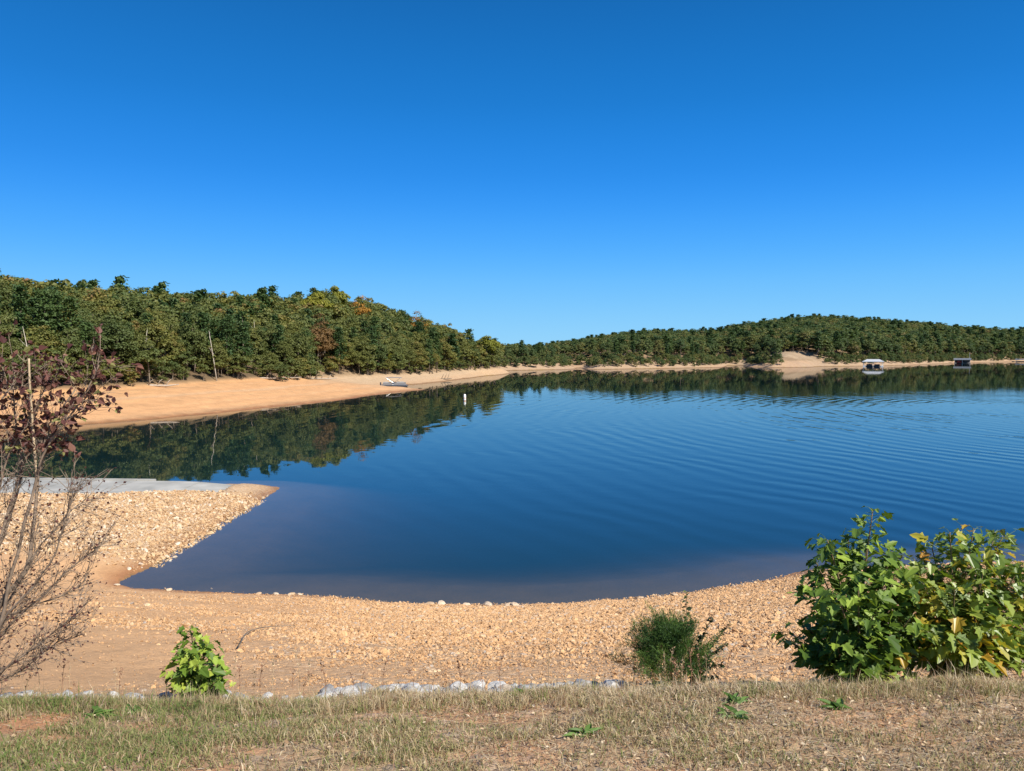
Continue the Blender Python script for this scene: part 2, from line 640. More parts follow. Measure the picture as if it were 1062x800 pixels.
# wind ripples
mp = nd(N, "ShaderNodeMapping")
mp.inputs["Scale"].default_value = (0.45, 1.0, 1.0)
L.new(geo.outputs["Position"], mp.inputs[0])
nr = nd(N, "ShaderNodeTexNoise")
nr.inputs["Scale"].default_value = 0.9
nr.inputs["Detail"].default_value = 3
L.new(mp.outputs[0], nr.inputs["Vector"])
openw = math_("MULTIPLY", mrange(sep.outputs["X"], -25, 40, 0.12, 1.0), math_("MULTIPLY", mrange(sep.outputs["Y"], 35, 90, 0.3, 1.0), mrange(sep.outputs["Y"], 100, 230, 1.0, 0.28)))
rip = math_("MULTIPLY", math_("MULTIPLY", nr.outputs["Fac"], 0.010), math_("MULTIPLY", openw, mrange(nbig.outputs["Fac"], 0.35, 0.65, 0.5, 1.2)))
nl = nd(N, "ShaderNodeTexNoise")
nl.inputs["Scale"].default_value = 0.22
nl.inputs["Detail"].default_value = 2
L.new(mp.outputs[0], nl.inputs["Vector"])
swell = math_("MULTIPLY", nl.outputs["Fac"], 0.005)
hgt = math_("ADD", math_("ADD", wk, rip), swell)
bp = nd(N, "ShaderNodeBump")
bp.inputs["Strength"].default_value = 1.0
bp.inputs["Distance"].default_value = 1.0
L.new(hgt, bp.inputs["Height"])
lw = nd(N, "ShaderNodeLayerWeight")
lw.inputs["Blend"].default_value = 0.5
L.new(bp.outputs[0], lw.inputs["Normal"])
fresnel = math_("ADD", 0.02, math_("MULTIPLY", math_("POWER", lw.outputs["Facing"], 5.0), 0.98))
gl = nd(N, "ShaderNodeBsdfGlossy")
gl.inputs["Roughness"].default_value = 0.02
L.new(bp.outputs[0], gl.inputs["Normal"])
tp = nd(N, "ShaderNodeBsdfTransparent")
df = nd(N, "ShaderNodeBsdfDiffuse")
df.inputs[0].default_value = (0.018, 0.058, 0.062, 1)
inner = nd(N, "ShaderNodeMixShader")
inner.inputs[0].default_value = 0.4
L.new(tp.outputs[0], inner.inputs[1])
L.new(df.outputs[0], inner.inputs[2])
ms = nd(N, "ShaderNodeMixShader")
L.new(fresnel, ms.inputs[0])
L.new(inner.outputs[0], ms.inputs[1])
L.new(gl.outputs[0], ms.inputs[2])
L.new(ms.outputs[0], out.inputs["Surface"])
va = nd(N, "ShaderNodeVolumeAbsorption")
va.inputs["Color"].default_value = (0.35, 0.32, 0.3, 1)
va.inputs["Density"].default_value = 0.45
L.new(va.outputs[0], out.inputs["Volume"])
water = MB().box((-1500, 12, -8), (1600, 1500, 0)).build("water", m_water)
tag(water, "calm deep blue lake reflecting the wooded hills", "lake", kind="structure")

# ------------------------------------------------------------------ tree meshes
m_bark = plain_mat("bark", (0.10, 0.075, 0.05), (0.22, 0.18, 0.14), 3, 0.9, 0.6)
m_pale = plain_mat("pale_dead_wood", (0.30, 0.26, 0.21), (0.45, 0.41, 0.35), 3, 0.9, 0.4)
m_oak = leaf_mat("broadleaf_foliage", [(0.0, (0.064, 0.096, 0.032)), (0.3, (0.100, 0.128, 0.038)), (0.55, (0.135, 0.150, 0.043)),
                                       (0.75, (0.150, 0.160, 0.040)), (0.87, (0.21, 0.18, 0.05)), (0.94, (0.21, 0.145, 0.055)), (1.0, (0.24, 0.125, 0.055))], rnd=0.72)
m_far = leaf_mat("far_foliage", [(0.0, (0.050, 0.090, 0.034)), (0.35, (0.080, 0.120, 0.042)), (0.65, (0.120, 0.150, 0.048)),
                                 (0.85, (0.175, 0.170, 0.055)), (1.0, (0.20, 0.135, 0.065))])
m_pine = leaf_mat("pine_needles", [(0.0, (0.032, 0.066, 0.024)), (0.5, (0.052, 0.094, 0.028)), (1.0, (0.08, 0.122, 0.034))], trans=0.2)
m_orange = leaf_mat("orange_leaves", [(0.0, (0.26, 0.14, 0.03)), (1.0, (0.44, 0.24, 0.045))])
m_russet = leaf_mat("russet_leaves", [(0.0, (0.13, 0.085, 0.035)), (1.0, (0.24, 0.135, 0.05))])
m_yellow = leaf_mat("yellow_green_leaves", [(0.0, (0.15, 0.18, 0.028)), (1.0, (0.26, 0.25, 0.036))])


def quads_at(mb, C, Nn, size, tint, rg):
    n = len(C)
    Nn = Nn / (np.linalg.norm(Nn, axis=1)[:, None] + 1e-9)
    r = rg.normal(size=(n, 3))
    U = np.cross(Nn, r)
    U /= np.linalg.norm(U, axis=1)[:, None] + 1e-9
    W = np.cross(Nn, U)
    s = np.asarray(size)[:, None] * 0.5
    asp = rg.uniform(0.5, 1.0, (n, 1))
    V = np.stack([C - U * s, C + W * s * asp + Nn * s * 0.25, C + U * s, C - W * s * asp + Nn * s * 0.25], 1).reshape(-1, 3)
    mb.add(V, np.arange(n * 4).reshape(n, 4), tint)


def crown(mb, rg, zc, rx, rz, clumps, per, qs, lumps=0.25, top=1.0):
    off = rg.uniform(0, 6.28, 4)
    for k in range(clumps):
        v = rg.normal(size=3)
        v /= np.linalg.norm(v)
        if v[2] < -0.55:
            v[2] *= -0.6
        th = math.atan2(v[1], v[0])
        rr = rg.uniform(0.5, 0.98) * (1 + lumps * math.sin(2 * th + off[0]) * math.cos(3 * v[2] + off[1]))
        taper = 1 - 0.25 * top * max(v[2], 0)
        c = np.array([v[0] * rx * rr * taper, v[1] * rx * rr * taper, zc + v[2] * rz * rr])
        cr = rg.uniform(0.20, 0.42) * rx
        d = rg.normal(size=(per, 3))
        d /= np.linalg.norm(d, axis=1)[:, None]
        d[:, 2] = np.where(d[:, 2] < -0.2, -d[:, 2] * 0.7, d[:, 2])
        rad_ = cr * rg.uniform(0.6, 1.08, (per, 1))
        P = c + d * rad_ * np.array([1.05, 1.05, 0.92])
        Nn = d + rg.normal(size=(per, 3)) * 0.3 + np.array([0, 0, 0.3])
        ct = rg.uniform(0, 1)
        quads_at(mb, P, Nn, rg.uniform(0.6, 1.3, per) * qs, np.clip(ct * 0.7 + rg.uniform(0, 0.3, per), 0, 1), rg)


def tree_trunk(mb, rg, H, zc, rx, r0, limbs=6):
    P = [(0, 0, -0.4)]
    x = y = 0
    for k in range(1, 6):
        x += rg.normal() * 0.15
        y += rg.normal() * 0.15
        P.append((x, y, H * 0.85 * k / 5))
    P = np.array(P)
    mb.tube(P, np.linspace(r0, r0 * 0.25, 6), 6)
    for k in range(limbs):
        t = rg.uniform(0.35, 0.85)
        b0 = np.array([np.interp(t * H * 0.85, P[:, 2], P[:, i]) for i in range(3)])
        a = rg.uniform(0, 6.28)
        l = rx * rg.uniform(0.5, 0.85)
        e_ = b0 + np.array([math.cos(a) * l, math.sin(a) * l, l * rg.uniform(0.4, 0.9)])
        mid = (b0 + e_) / 2 + np.array([0, 0, -0.15 * l])
        mb.tube([b0, mid, e_], [r0 * 0.4, r0 * 0.28, r0 * 0.1], 5)


def pine_crown(mb, rg, H, per, qs, low=0.35):
    z = H * low
    while z < H * 0.98:
        t = (z - H * low) / (H * (1 - low))
        rr = (0.5 + 1.9 * (1 - t) ** 0.8) * rg.uniform(0.75, 1.1) * H / 14
        for a in rg.uniform(0, 6.28, rg.integers(3, 6)):
            l = rr * rg.uniform(0.6, 1.1)
            for q in (0.45, 0.95):
                c = np.array([math.cos(a) * l * q, math.sin(a) * l * q, z + l * 0.15 * q])
                d = rg.normal(size=(per, 3)) * np.array([0.45, 0.45, 0.25]) * (H / 14)
                Nn = rg.normal(size=(per, 3)) * 0.6 + np.array([math.cos(a) * 0.3, math.sin(a) * 0.3, 0.8])
                quads_at(mb, c + d, Nn, rg.uniform(0.6, 1.2, per) * qs, np.clip(rg.uniform(0, 1) * 0.6 + rg.uniform(0, 0.4, per), 0, 1), rg)
        z += H * 0.055 * rg.uniform(0.7, 1.2)


H0 = 12.0
broad_tr, broad_cr = [], []
for k in range(8):
    rg = np.random.default_rng(100 + k)
    rx = rg.uniform(2.9, 3.7)
    low = k % 2
    zc = H0 * (0.52 if low else 0.60)
    rz = H0 - zc - 0.6
    if not low:
        rz = min(rz, 4.4)
    a = MB()
    tree_trunk(a, rg, H0, zc, rx, 0.17)
    broad_tr.append(a.mesh("trunk", [m_bark], True))
    a = MB()
    crown(a, rg, zc, rx, rz, 64, 62, 0.41)
    if low:
        crown(a, rg, zc - 2.6, rx * 0.9, 2.8, 18, 50, 0.46)
    broad_cr.append(a.mesh("crown", [m_oak]))
pine_tr, pine_cr = [], []
for k in range(3):
    rg = np.random.default_rng(200 + k)
    a = MB()
    a.tube([(0, 0, -0.4), (0.1, 0, 5), (0.05, 0.1, 10), (0, 0, 13.2)], [0.19, 0.15, 0.1, 0.04], 6)
    pine_tr.append(a.mesh("trunk", [m_bark], True))
    a = MB()
    pine_crown(a, rg, 13.6, 16, 0.5, low=(0.2, 0.42, 0.32)[k])
    pine_cr.append(a.mesh("crown", [m_pine]))


def one_mesh_tree(k, seed):
    rg = np.random.default_rng(seed)
    a = MB()
    if k == "pine":
        a.tube([(0, 0, -0.4), (0, 0.1, 7), (0, 0, 13.2)], [0.2, 0.14, 0.04], 5)
        nt_ = sum(len(f) for f in a.f)
        pine_crown(a, rg, 13.6, 8, 0.75, low=rg.uniform(0.15, 0.4))
        me = a.mesh("pine_tree", [m_pine, m_bark])
    else:
        rx = rg.uniform(3.0, 3.8)
        tree_trunk(a, rg, H0, 6.5, rx, 0.2, 3)
        nt_ = sum(len(f) for f in a.f)
        zc = 6.6 if seed % 2 else 7.4
        crown(a, rg, zc, rx, H0 - zc - 0.5, 34, 30, 0.68)
        if seed % 2:
            crown(a, rg, 3.6, rx * 0.85, 2.6, 12, 26, 0.68)
        me = a.mesh("broadleaf_tree", [m_far, m_bark])
    mi = np.zeros(len(me.polygons), np.int32)
    mi[:nt_] = 1
    me.polygons.foreach_set("material_index", mi)
    return me


far_me = [one_mesh_tree("broad", 300 + k) for k in range(6)] + [one_mesh_tree("pine", 320 + k) for k in range(3)]
hill_me = []
for k in range(6):
    me = one_mesh_tree("broad", 340 + k)
    me.materials[0] = m_oak
    hill_me.append(me)
hill_me += far_me[6:8]


# ------------------------------------------------------------------ scatter of "stuff" by geometry nodes
def scatter(name, P, rot, scl, idx_, sources, label, cat):
    me = bpy.data.meshes.new(name)
    me.vertices.add(len(P))
    me.vertices.foreach_set("co", np.asarray(P, np.float32).ravel())
    for nm, ty, arr, key in (("rot", "FLOAT_VECTOR", rot, "vector"), ("scl", "FLOAT_VECTOR", scl, "vector"), ("pick", "INT", idx_, "value"), ("rnd", "FLOAT", np.random.default_rng(len(P)).uniform(0, 1, len(P)), "value")):
        a = me.attributes.new(nm, ty, "POINT")
        a.data.foreach_set(key, np.asarray(arr, np.int32 if ty == "INT" else np.float32).ravel())
    o = bpy.data.objects.new(name, me)
    COL.objects.link(o)
    ng = bpy.data.node_groups.new(name + "_nodes", "GeometryNodeTree")
    ng.interface.new_socket("Geometry", in_out="INPUT", socket_type="NodeSocketGeometry")
    ng.interface.new_socket("Geometry", in_out="OUTPUT", socket_type="NodeSocketGeometry")
    N_, L_ = ng.nodes, ng.links
    gi, go = N_.new("NodeGroupInput"), N_.new("NodeGroupOutput")
    ip = N_.new("GeometryNodeInstanceOnPoints")
    jn = N_.new("GeometryNodeJoinGeometry")
    for s in reversed(sources):  # links to a joined socket come out last first
        oi = N_.new("GeometryNodeObjectInfo")
        oi.transform_space = "ORIGINAL"
        oi.inputs["Object"].default_value = s
        oi.inputs["As Instance"].default_value = True
        L_.new(oi.outputs["Geometry"], jn.inputs[0])

    def na(nm, ty):
        n = N_.new("GeometryNodeInputNamedAttribute")
        n.data_type = ty
        n.inputs[0].default_value = nm
        return n.outputs[0]
    L_.new(gi.outputs[0], ip.inputs["Points"])
    L_.new(jn.outputs[0], ip.inputs["Instance"])
    ip.inputs["Pick Instance"].default_value = True
    L_.new(na("pick", "INT"), ip.inputs["Instance Index"])
    er = N_.new("FunctionNodeEulerToRotation")
    L_.new(na("rot", "FLOAT_VECTOR"), er.inputs[0])
    L_.new(er.outputs[0], ip.inputs["Rotation"])
    L_.new(na("scl", "FLOAT_VECTOR"), ip.inputs["Scale"])
    L_.new(ip.outputs[0], go.inputs[0])
    md = o.modifiers.new("scatter", "NODES")
    md.node_group = ng
    tag(o, label, cat, kind="stuff")
    return o


# ------------------------------------------------------------------ forests
def jitter_grid(x0, x1, y0, y1, s, rg):
    X, Y = np.meshgrid(np.arange(x0, x1, s), np.arange(y0, y1, s))
    X = X.ravel() + rg.uniform(-0.42, 0.42, X.size) * s
    Y = Y.ravel() + rg.uniform(-0.42, 0.42, Y.size) * s
    return X, Y


rg = np.random.default_rng(5)
X, Y = jitter_grid(-330, 3, 95, 362, 3.9, rg)
Z, D, E = height(X, Y, True)
_, lf, _ = zones(X, Y)
# the wood's edge wanders
ok = lf & (E > (0.6 + 3.0 * fbm(X * 0.08, Y * 0.08, 71)) * (1 - 0.95 * sstep(150, 220, Y))) & (np.degrees(np.arctan2(X, Y)) > -41)
X, Y, Z, D, E = X[ok], Y[ok], Z[ok], D[ok], E[ok]
app = 1.0 / np.hypot(X, Y) * np.where(E < 14, 1.5, 1.0)
order = np.argsort(-app)
N_IND = 225
ind, rest = order[:N_IND], order[N_IND:]
hscale = rg.uniform(0.66, 1.10, len(X)) * (0.92 + 0.25 * sstep(5, 60, E))
spin = rg.uniform(0, 6.28, len(X))


def proj(x, y, z):
    dz = z - HC
    f_ = y * cp - dz * sp
    up = y * sp + dz * cp
    return CX + F * x / f_, CY - F * up / f_


protos = {}


def left_tree(i, kind, label, group, mat=None, sc=1.0):
    key = (kind, i % (8 if kind == "broadleaf_tree" else 3))
    trm, crm = (broad_tr, broad_cr) if kind == "broadleaf_tree" else (pine_tr, pine_cr)
    root = empty(kind, (X[i], Y[i], Z[i]), spin[i])
    h = hscale[i] * sc
    root.scale = (h * rg.uniform(0.9, 1.2), h * rg.uniform(0.9, 1.2), h)
    t = bpy.data.objects.new("trunk", trm[key[1]])
    COL.objects.link(t)
    t.parent = root
    c = bpy.data.objects.new("crown", crm[key[1]])
    COL.objects.link(c)
    c.parent = root
    if mat:
        c.material_slots[0].link = "OBJECT"
        c.material_slots[0].material = mat
    tag(root, label, "tree" if kind == "broadleaf_tree" else "pine", group)
    return root


# special trees that stand out by colour, chosen by where they stand
PX, PY = proj(X, Y, Z + 9)
special = {}


PTOP = proj(X, Y, Z + 12 * hscale)[1]


def pick(px, py):
    best, bi = 1e9, 0
    for i in np.where(np.abs(PX - px) < 9)[0]:
        if i in special:
            continue
        top = proj(X[i], Y[i], Z[i] + 12 * hscale[i] * 1.15)[1]
        front = (Y < Y[i] - 1) & (np.abs(PX - PX[i]) < 9)
        hid = np.clip(top + 9 - PTOP[front], 0, 30).max() if front.any() else 0
        c = abs(top - (py - 7)) + 2.5 * hid + 0.5 * abs(PX[i] - px)
        if c < best:
            best, bi = c, int(i)
    return bi


for (px, py, mat, lab) in [
    (372, 316, m_orange, "bright orange tree high on the left wooded hill, the most vivid autumn crown"),
    (434, 320, m_orange, "dull orange tree on the skyline right of the bright orange one on left hill"),
    (322, 362, m_russet, "tall russet tree at the front edge of the left wood above the orange beach"),
    (332, 346, m_russet, "russet crown behind the tall russet tree on the left wooded hill"),
    (410, 382, m_yellow, "small yellow-green tree at the wood's edge behind the pontoon boat"),
    (515, 378, m_russet, "small bare-looking russet tree at the tip of the wooded point"),
    (320, 308, m_yellow, "pale yellow-green tree near the skyline left of the orange crown"),
    (345, 304, m_yellow, "broad yellow-green tree crown on the skyline above the orange crown"),
    (500, 352, m_yellow, "yellowish tree on the descending right end of the left wood"),
]:
    i = pick(px, py)
    special[i] = (mat, lab)
for i, (mat, lab) in special.items():
    left_tree(i, "broadleaf_tree", lab, None, mat, 1.15 if "small" not in lab else 0.6)
for i in ind:
    if i in special:
        continue
    front = E[i] < 16
    if (i * 7919) % 11 < 2:
        left_tree(i, "pine_tree", "dark green pine among broadleaf trees " + ("at the front edge of the left wood" if front else "further up the left wooded hill"),
                  "pines at the edge of the left wood" if front else "pines within the left wood")
    else:
        left_tree(i, "broadleaf_tree", "olive green broadleaf tree " + ("at the front edge of the left wood, above the bare shore" if front else "standing behind the front row of the left wood"),
                  "front row trees of the left wood" if front else "trees behind the front row of the left wood", sc=0.9 if front else 1.0)

# far shore
rg = np.random.default_rng(6)
X2, Y2 = jitter_grid(-260, 700, 370, 1000, 7.0, rg)
Z2, D2, E2 = height(X2, Y2, True)
_, _, fr_ = zones(X2, Y2)
bear = np.degrees(np.arctan2(X2, Y2))
mq = np.hypot((X2 - MOUND[0]) / 15, (Y2 - MOUND[1] - 10) / 15)
ok = fr_ & ~((np.abs(X2 - MOUND[0] - 2) < 18) & (Y2 < MOUND[1] + 10)) & (E2 > 0.5 + 4 * fbm(X2 * 0.05, Y2 * 0.05, 73)) & (E2 < 260) & (bear > -12) & (bear < 37)
X2, Y2, Z2, E2 = X2[ok], Y2[ok], Z2[ok], E2[ok]
order2 = np.argsort(E2 + 0.02 * Y2)
h2 = rg.uniform(0.8, 1.25, len(X2)) * np.interp(X2, [0, 60, 160, 240], [0.62, 0.72, 0.92, 1.05])
spin2 = rg.uniform(0, 6.28, len(X2))
src_far = [None] * 9
N_FAR = 110
infr = [i for i in order2 if -3 < math.degrees(math.atan2(X2[i], Y2[i])) < 34.5][:N_FAR]
infs = set(int(i) for i in infr)
for n, i in enumerate(infr):
    v_ = n if n < 9 else int(rg.choice([0, 1, 2, 3, 4, 5, 6, 7, 8]))
    nm = "broadleaf_tree" if v_ < 6 else "pine_tree"
    o = bpy.data.objects.new(nm, far_me[v_])
    COL.objects.link(o)
    o.location = (X2[i], Y2[i], Z2[i])
    o.rotation_euler = (0, 0, spin2[i])
    o.scale = (h2[i] * 1.1, h2[i] * 1.1, h2[i])
    if v_ < 6:
        tag(o, "dark green broadleaf tree at the water's edge on the far shore of the lake", "tree", "broadleaf trees along the far shore")
    else:
        tag(o, "dark narrow pine at the water's edge on the far shore of the lake", "pine", "pines along the far shore")
    if n < 9:
        src_far[n] = o
r2 = np.array([i for i in range(len(X2)) if i not in infs])
sc2 = h2[r2][:, None] * np.stack([rg.uniform(1.2, 1.75, len(r2)), rg.uniform(1.2, 1.75, len(r2)), np.ones(len(r2))], 1)
fx, fy = jitter_grid(-60, 560, 370, 800, 3.6, rg)
fz, fd, fe = height(fx, fy, True)
_, _, fz_ = zones(fx, fy)
fk = fz_ & ~((np.abs(fx - MOUND[0] - 2) < 18) & (fy < MOUND[1] + 10)) & (fe > -1.0) & (fe < 8) & (fd > 3)
fx, fy, fz = fx[fk], fy[fk], fz[fk]
fs_ = rg.uniform(0.2, 0.5, len(fx))
fp = np.concatenate([np.stack([X2[r2], Y2[r2], Z2[r2] - 0.3], 1), np.stack([fx, fy, fz - 0.8], 1)])
frot = np.zeros((len(fp), 3))
frot[:, 2] = rg.uniform(0, 6.28, len(fp))
scatter("far_forest", fp, frot, np.concatenate([sc2, np.stack([fs_ * 1.3, fs_ * 1.3, fs_], 1)]),
        np.concatenate([np.where(rg.uniform(size=len(r2)) < 0.14, rg.integers(6, 9, len(r2)), rg.integers(0, 6, len(r2))), rg.integers(0, 6, len(fx))]), src_far, "dark green forest covering the low hills across the lake", "forest")

# rest of the left wood, sourced from nine more single-mesh trees standing in it
rest = np.array([i for i in rest if i not in special])
src_hill = []
for n in range(8):
    i = rest[n]
    o = bpy.data.objects.new("broadleaf_tree" if n < 6 else "pine_tree", hill_me[n])
    COL.objects.link(o)
    o.location = (X[i], Y[i], Z[i])
    o.scale = (hscale[i],) * 3
    o.rotation_euler = (0, 0, spin[i])
    if n < 6:
        tag(o, "olive green broadleaf tree standing behind the front row of the left wood", "tree", "trees behind the front row of the left wood")
    else:
        tag(o, "dark green pine among broadleaf trees further up the left wooded hill", "pine", "pines within the left wood")
    src_hill.append(o)
rest = rest[8:]
# undergrowth at the wood's edge joins the mass
ux, uy = jitter_grid(-120, 0, 95, 330, 2.3, rg)
uz, ud, ue = height(ux, uy, True)
_, ul, _ = zones(ux, uy)
uk = ul & ((ue > 0.6) | ((uy > 165) & (uz > 2.75 - 0.5 * sstep(200, 280, uy) - 0.7 * fbm(ux * 0.1, uy * 0.1, 77)))) & (ue < 9) & (rg.uniform(size=len(ux)) < 0.4 + 0.9 * sstep(0.4, 0.6, fbm(ux * 0.15, uy * 0.15, 79))) & (np.degrees(np.arctan2(ux, uy)) > -38)
ux, uy, uz = ux[uk], uy[uk], uz[uk]
nu = len(ux)
us = rg.uniform(0.10, 0.36, nu) * rg.choice([1.0, 1.3, 1.7], nu)
PP = np.concatenate([np.stack([X[rest], Y[rest], Z[rest] - 0.2], 1), np.stack([ux, uy, uz - 0.3], 1)])
hs_ = hscale[rest]
SS = np.concatenate([hs_[:, None] * np.stack([rg.uniform(0.9, 1.25, len(rest)), rg.uniform(0.9, 1.25, len(rest)), np.ones(len(rest))], 1),
                     np.stack([us * 1.3, us * 1.3, us], 1)])
RR = np.zeros((len(PP), 3))
RR[:, 2] = rg.uniform(0, 6.28, len(PP))
pk = np.where(rg.uniform(size=len(PP)) < 0.06, rg.integers(6, 8, len(PP)), rg.integers(0, 6, len(PP)))
pk[len(rest):] = rg.integers(0, 6, nu)
scatter("hillside_forest", PP, RR, SS, pk, src_hill, "dense olive and green mixed forest covering the left hill", "forest")

# bare dead trunks and driftwood at the wood's edge
edge = [i for i in ind if E[i] < 16]
for n, pxd in enumerate((98, 145, 152, 186, 254, 262, 224, 40)):
    i = min(edge, key=lambda q: abs(PX[q] - pxd))
    x, y = X[i] + 0.6, Y[i] - 2.2
    g = empty("dead_tree", (x, y, hz(x, y)), n)
    a = MB()
    rg3 = np.random.default_rng(900 + n)
    hh = rg3.uniform(6, 10)
    lean = rg3.uniform(-0.22, 0.22)
    a.tube([(0, 0, -0.3), (lean * hh * 0.4, 0.1, hh * 0.4), (lean * hh * 0.9, 0, hh)], [0.13, 0.1, 0.03], 6)
    a.build("trunk", m_pale, g, True)
    for k in range(4):
        z0 = hh * rg3.uniform(0.4, 0.85)
        an = rg3.uniform(0, 6.28)
        ll = rg3.uniform(0.8, 2.0)
        p0 = np.array([lean * z0, 0, z0])
        MB().tube([p0, p0 + np.array([math.cos(an) * ll, math.sin(an) * ll, ll * 0.7])], [0.05, 0.02], 5).build("branch", m_pale, g, True)
    tag(g, "pale leafless dead tree with bare branches at the front edge of the left wood", "tree", "dead trees at the edge of the left wood")

m_drift = plain_mat("driftwood", (0.28, 0.22, 0.17), (0.46, 0.40, 0.33), 8, 0.9, 0.5)
for n, (px, py, ln, az, lab) in enumerate([
    (276, 393.5, 9, 0.25, "long pale driftwood log at the top of the orange beach, left of the pontoon boat"),
    (300, 393.5, 6, -0.3, "short pale driftwood log lying right of the long one under the left wood"),
    (163, 401.5, 7, 0.3, "grey fallen branch on the beach below the bushes of the left wood"),
    (333, 394, 8, 0.1, "thin bleached log on the bare ground behind the pontoon boat"),
    (461, 394.0, 5, 0.4, "dark forked stump lying at the water near the wooded point"),
]):
    Yc = None
    for yy in np.arange(95, 300, 0.4):
        p = at_y(px, py, yy)
        if hz(p[0], p[1]) > p[2]:
            Yc = p
            break
    if Yc is None:
        continue
    g = empty("driftwood_log", (Yc[0], Yc[1], hz(Yc[0], Yc[1]) + 0.15), az)
    dark = n == 4
    a = MB().tube([(-ln / 2, 0, 0), (-ln / 6, 0.2, 0.1), (ln / 4, -0.1, 0.05), (ln / 2, 0.2, 0.25)], [0.24, 0.22, 0.16, 0.06], 8)
    a.build("log", m_bark if dark else m_drift, g, True)
    for k in range(3):
        p0 = np.array([ln * (k - 1) * 0.2, 0, 0.1])
        MB().tube([p0, p0 + np.array([0.5, 0.3 * (k - 1), 0.8 + 0.4 * dark]), p0 + np.array([0.9, 0.5 * (k - 1), 1.1 + 0.9 * dark])], [0.1, 0.06, 0.02], 5).build("branch", m_bark if dark else m_drift, g, True)
    tag(g, lab, "driftwood")

# ------------------------------------------------------------------ boat ramp
m_conc = plain_mat("weathered_concrete", (0.22, 0.22, 0.20), (0.40, 0.39, 0.355), 0.6, 0.9, 0.3)
g = empty("boat_ramp", (-30, 47.5, 0.9))


def slab(name, ya, yb, x0, x1, lift, th, mat):
    a = MB()
    cuts = np.arange(x0, x1, 4.2)
    for c in cuts:
        xs = np.linspace(c, min(c + 4.14, x1), 4)
        V, fs = [], []
        for x_ in xs:
            z_ = float(ramp_z(x_)) + lift
            y0_, y1_ = ya(x_), yb(x_)
            V += [(x_ + 30, y0_ - 47.5, z_ - 0.9), (x_ + 30, y1_ - 47.5, z_ - 0.9), (x_ + 30, y1_ - 47.5, z_ - th - 0.9), (x_ + 30, y0_ - 47.5, z_ - th - 0.9)]
        for i in range(3):
            for j in range(4):
                k = (j + 1) % 4
                fs.append([i * 4 + j, i * 4 + k, i * 4 + 4 + k, i * 4 + 4 + j])
        fs += [[3, 2, 1, 0], [12, 13, 14, 15]]
        a.add(V, np.array(fs)[:, ::-1])
    return a.build(name, mat, g)


slab("slab", lambda x: 45.4 + 0.0 * x + max(0, (x + 24) * 0.33), lambda x: 50.4, -75, -18.2, 0.0, 0.4, m_conc)
slab("kerb", lambda x: 50.41, lambda x: 50.75, -75, -23.5, 0.07, 0.6, m_conc)
tag(g, "pale grey concrete boat ramp running along the back of the stony spit into the lake", "boat ramp")

# ------------------------------------------------------------------ stones
rock_me = []


def rock_mesh(seed, mat, sub=2, flat=0.7):
    import bmesh
    bm = bmesh.new()
    bmesh.ops.create_icosphere(bm, subdivisions=sub, radius=0.5)
    rg = np.random.default_rng(seed)
    dirs = rg.normal(size=(9, 3))
    dirs /= np.linalg.norm(dirs, axis=1)[:, None]
    offs = rg.uniform(0.26, 0.46, 9)
    st_ = np.array([rg.uniform(0.85, 1.3), rg.uniform(0.75, 1.1), flat * rg.uniform(0.8, 1.15)])
    for v in bm.verts:
        p = np.array(v.co)
        for d_, o_ in zip(dirs, offs):
            q = p @ d_
            if q > o_:
                p = p - d_ * (q - o_) * 0.92
        p = p * (1 + 0.05 * rg.normal())
        v.co = Vector(p * st_)
    me = bpy.data.meshes.new("stone")
    bm.to_mesh(me)
    bm.free()
    me.materials.append(mat)
    return me


def stone_mat(name, stops, bump=0.5):
    m, nt, N, L = new_mat(name)
    out = nd(N, "ShaderNodeOutputMaterial")
    b = nd(N, "ShaderNodeBsdfPrincipled")
    rp = ramp(N, stops)
    L.new(own_random(N, L), rp.inputs[0])
    tc = nd(N, "ShaderNodeTexCoord")
    nz = nd(N, "ShaderNodeTexNoise")
    nz.inputs["Scale"].default_value = 5
    nz.inputs["Detail"].default_value = 8
    L.new(tc.outputs["Object"], nz.inputs["Vector"])
    hs = nd(N, "ShaderNodeHueSaturation")
    mr = nd(N, "ShaderNodeMapRange")
    for i, v in enumerate((0.3, 0.7, 0.7, 1.25)):
        mr.inputs[i + 1].default_value = v
    L.new(nz.outputs["Fac"], mr.inputs[0])
    L.new(mr.outputs[0], hs.inputs["Value"])
    L.new(rp.outputs[0], hs.inputs["Color"])
    L.new(hs.outputs[0], b.inputs["Base Color"])
    b.inputs["Roughness"].default_value = 0.85
    b.inputs["Specular IOR Level"].default_value = 0.25
    bp = nd(N, "ShaderNodeBump")
    bp.inputs["Strength"].default_value = bump
    bp.inputs["Distance"].default_value = 0.03
    L.new(nz.outputs["Fac"], bp.inputs["Height"])
    L.new(bp.outputs[0], b.inputs["Normal"])
    L.new(b.outputs[0], out.inputs[0])
    return m


m_rip = stone_mat("grey_riprap", [(0, (0.23, 0.225, 0.22)), (0.5, (0.38, 0.375, 0.365)), (0.9, (0.50, 0.49, 0.47)), (1, (0.40, 0.30, 0.20))])
m_grav = stone_mat("orange_gravel", [(0, (0.38, 0.22, 0.11)), (0.3, (0.51, 0.305, 0.15)), (0.75, (0.60, 0.37, 0.19)), (0.93, (0.56, 0.40, 0.25)), (1.0, (0.34, 0.30, 0.27))])
m_spit = stone_mat("spit_stones", [(0, (0.38, 0.23, 0.12)), (0.4, (0.49, 0.32, 0.17)), (0.8, (0.56, 0.40, 0.24)), (1.0, (0.58, 0.50, 0.40))])
m_white = stone_mat("pale_stones", [(0, (0.42, 0.30, 0.19)), (1, (0.56, 0.45, 0.33))])
rip_me = [rock_mesh(400 + k, m_rip) for k in range(8)]
grav_me = [rock_mesh(420 + k, m_grav, 1) for k in range(6)]
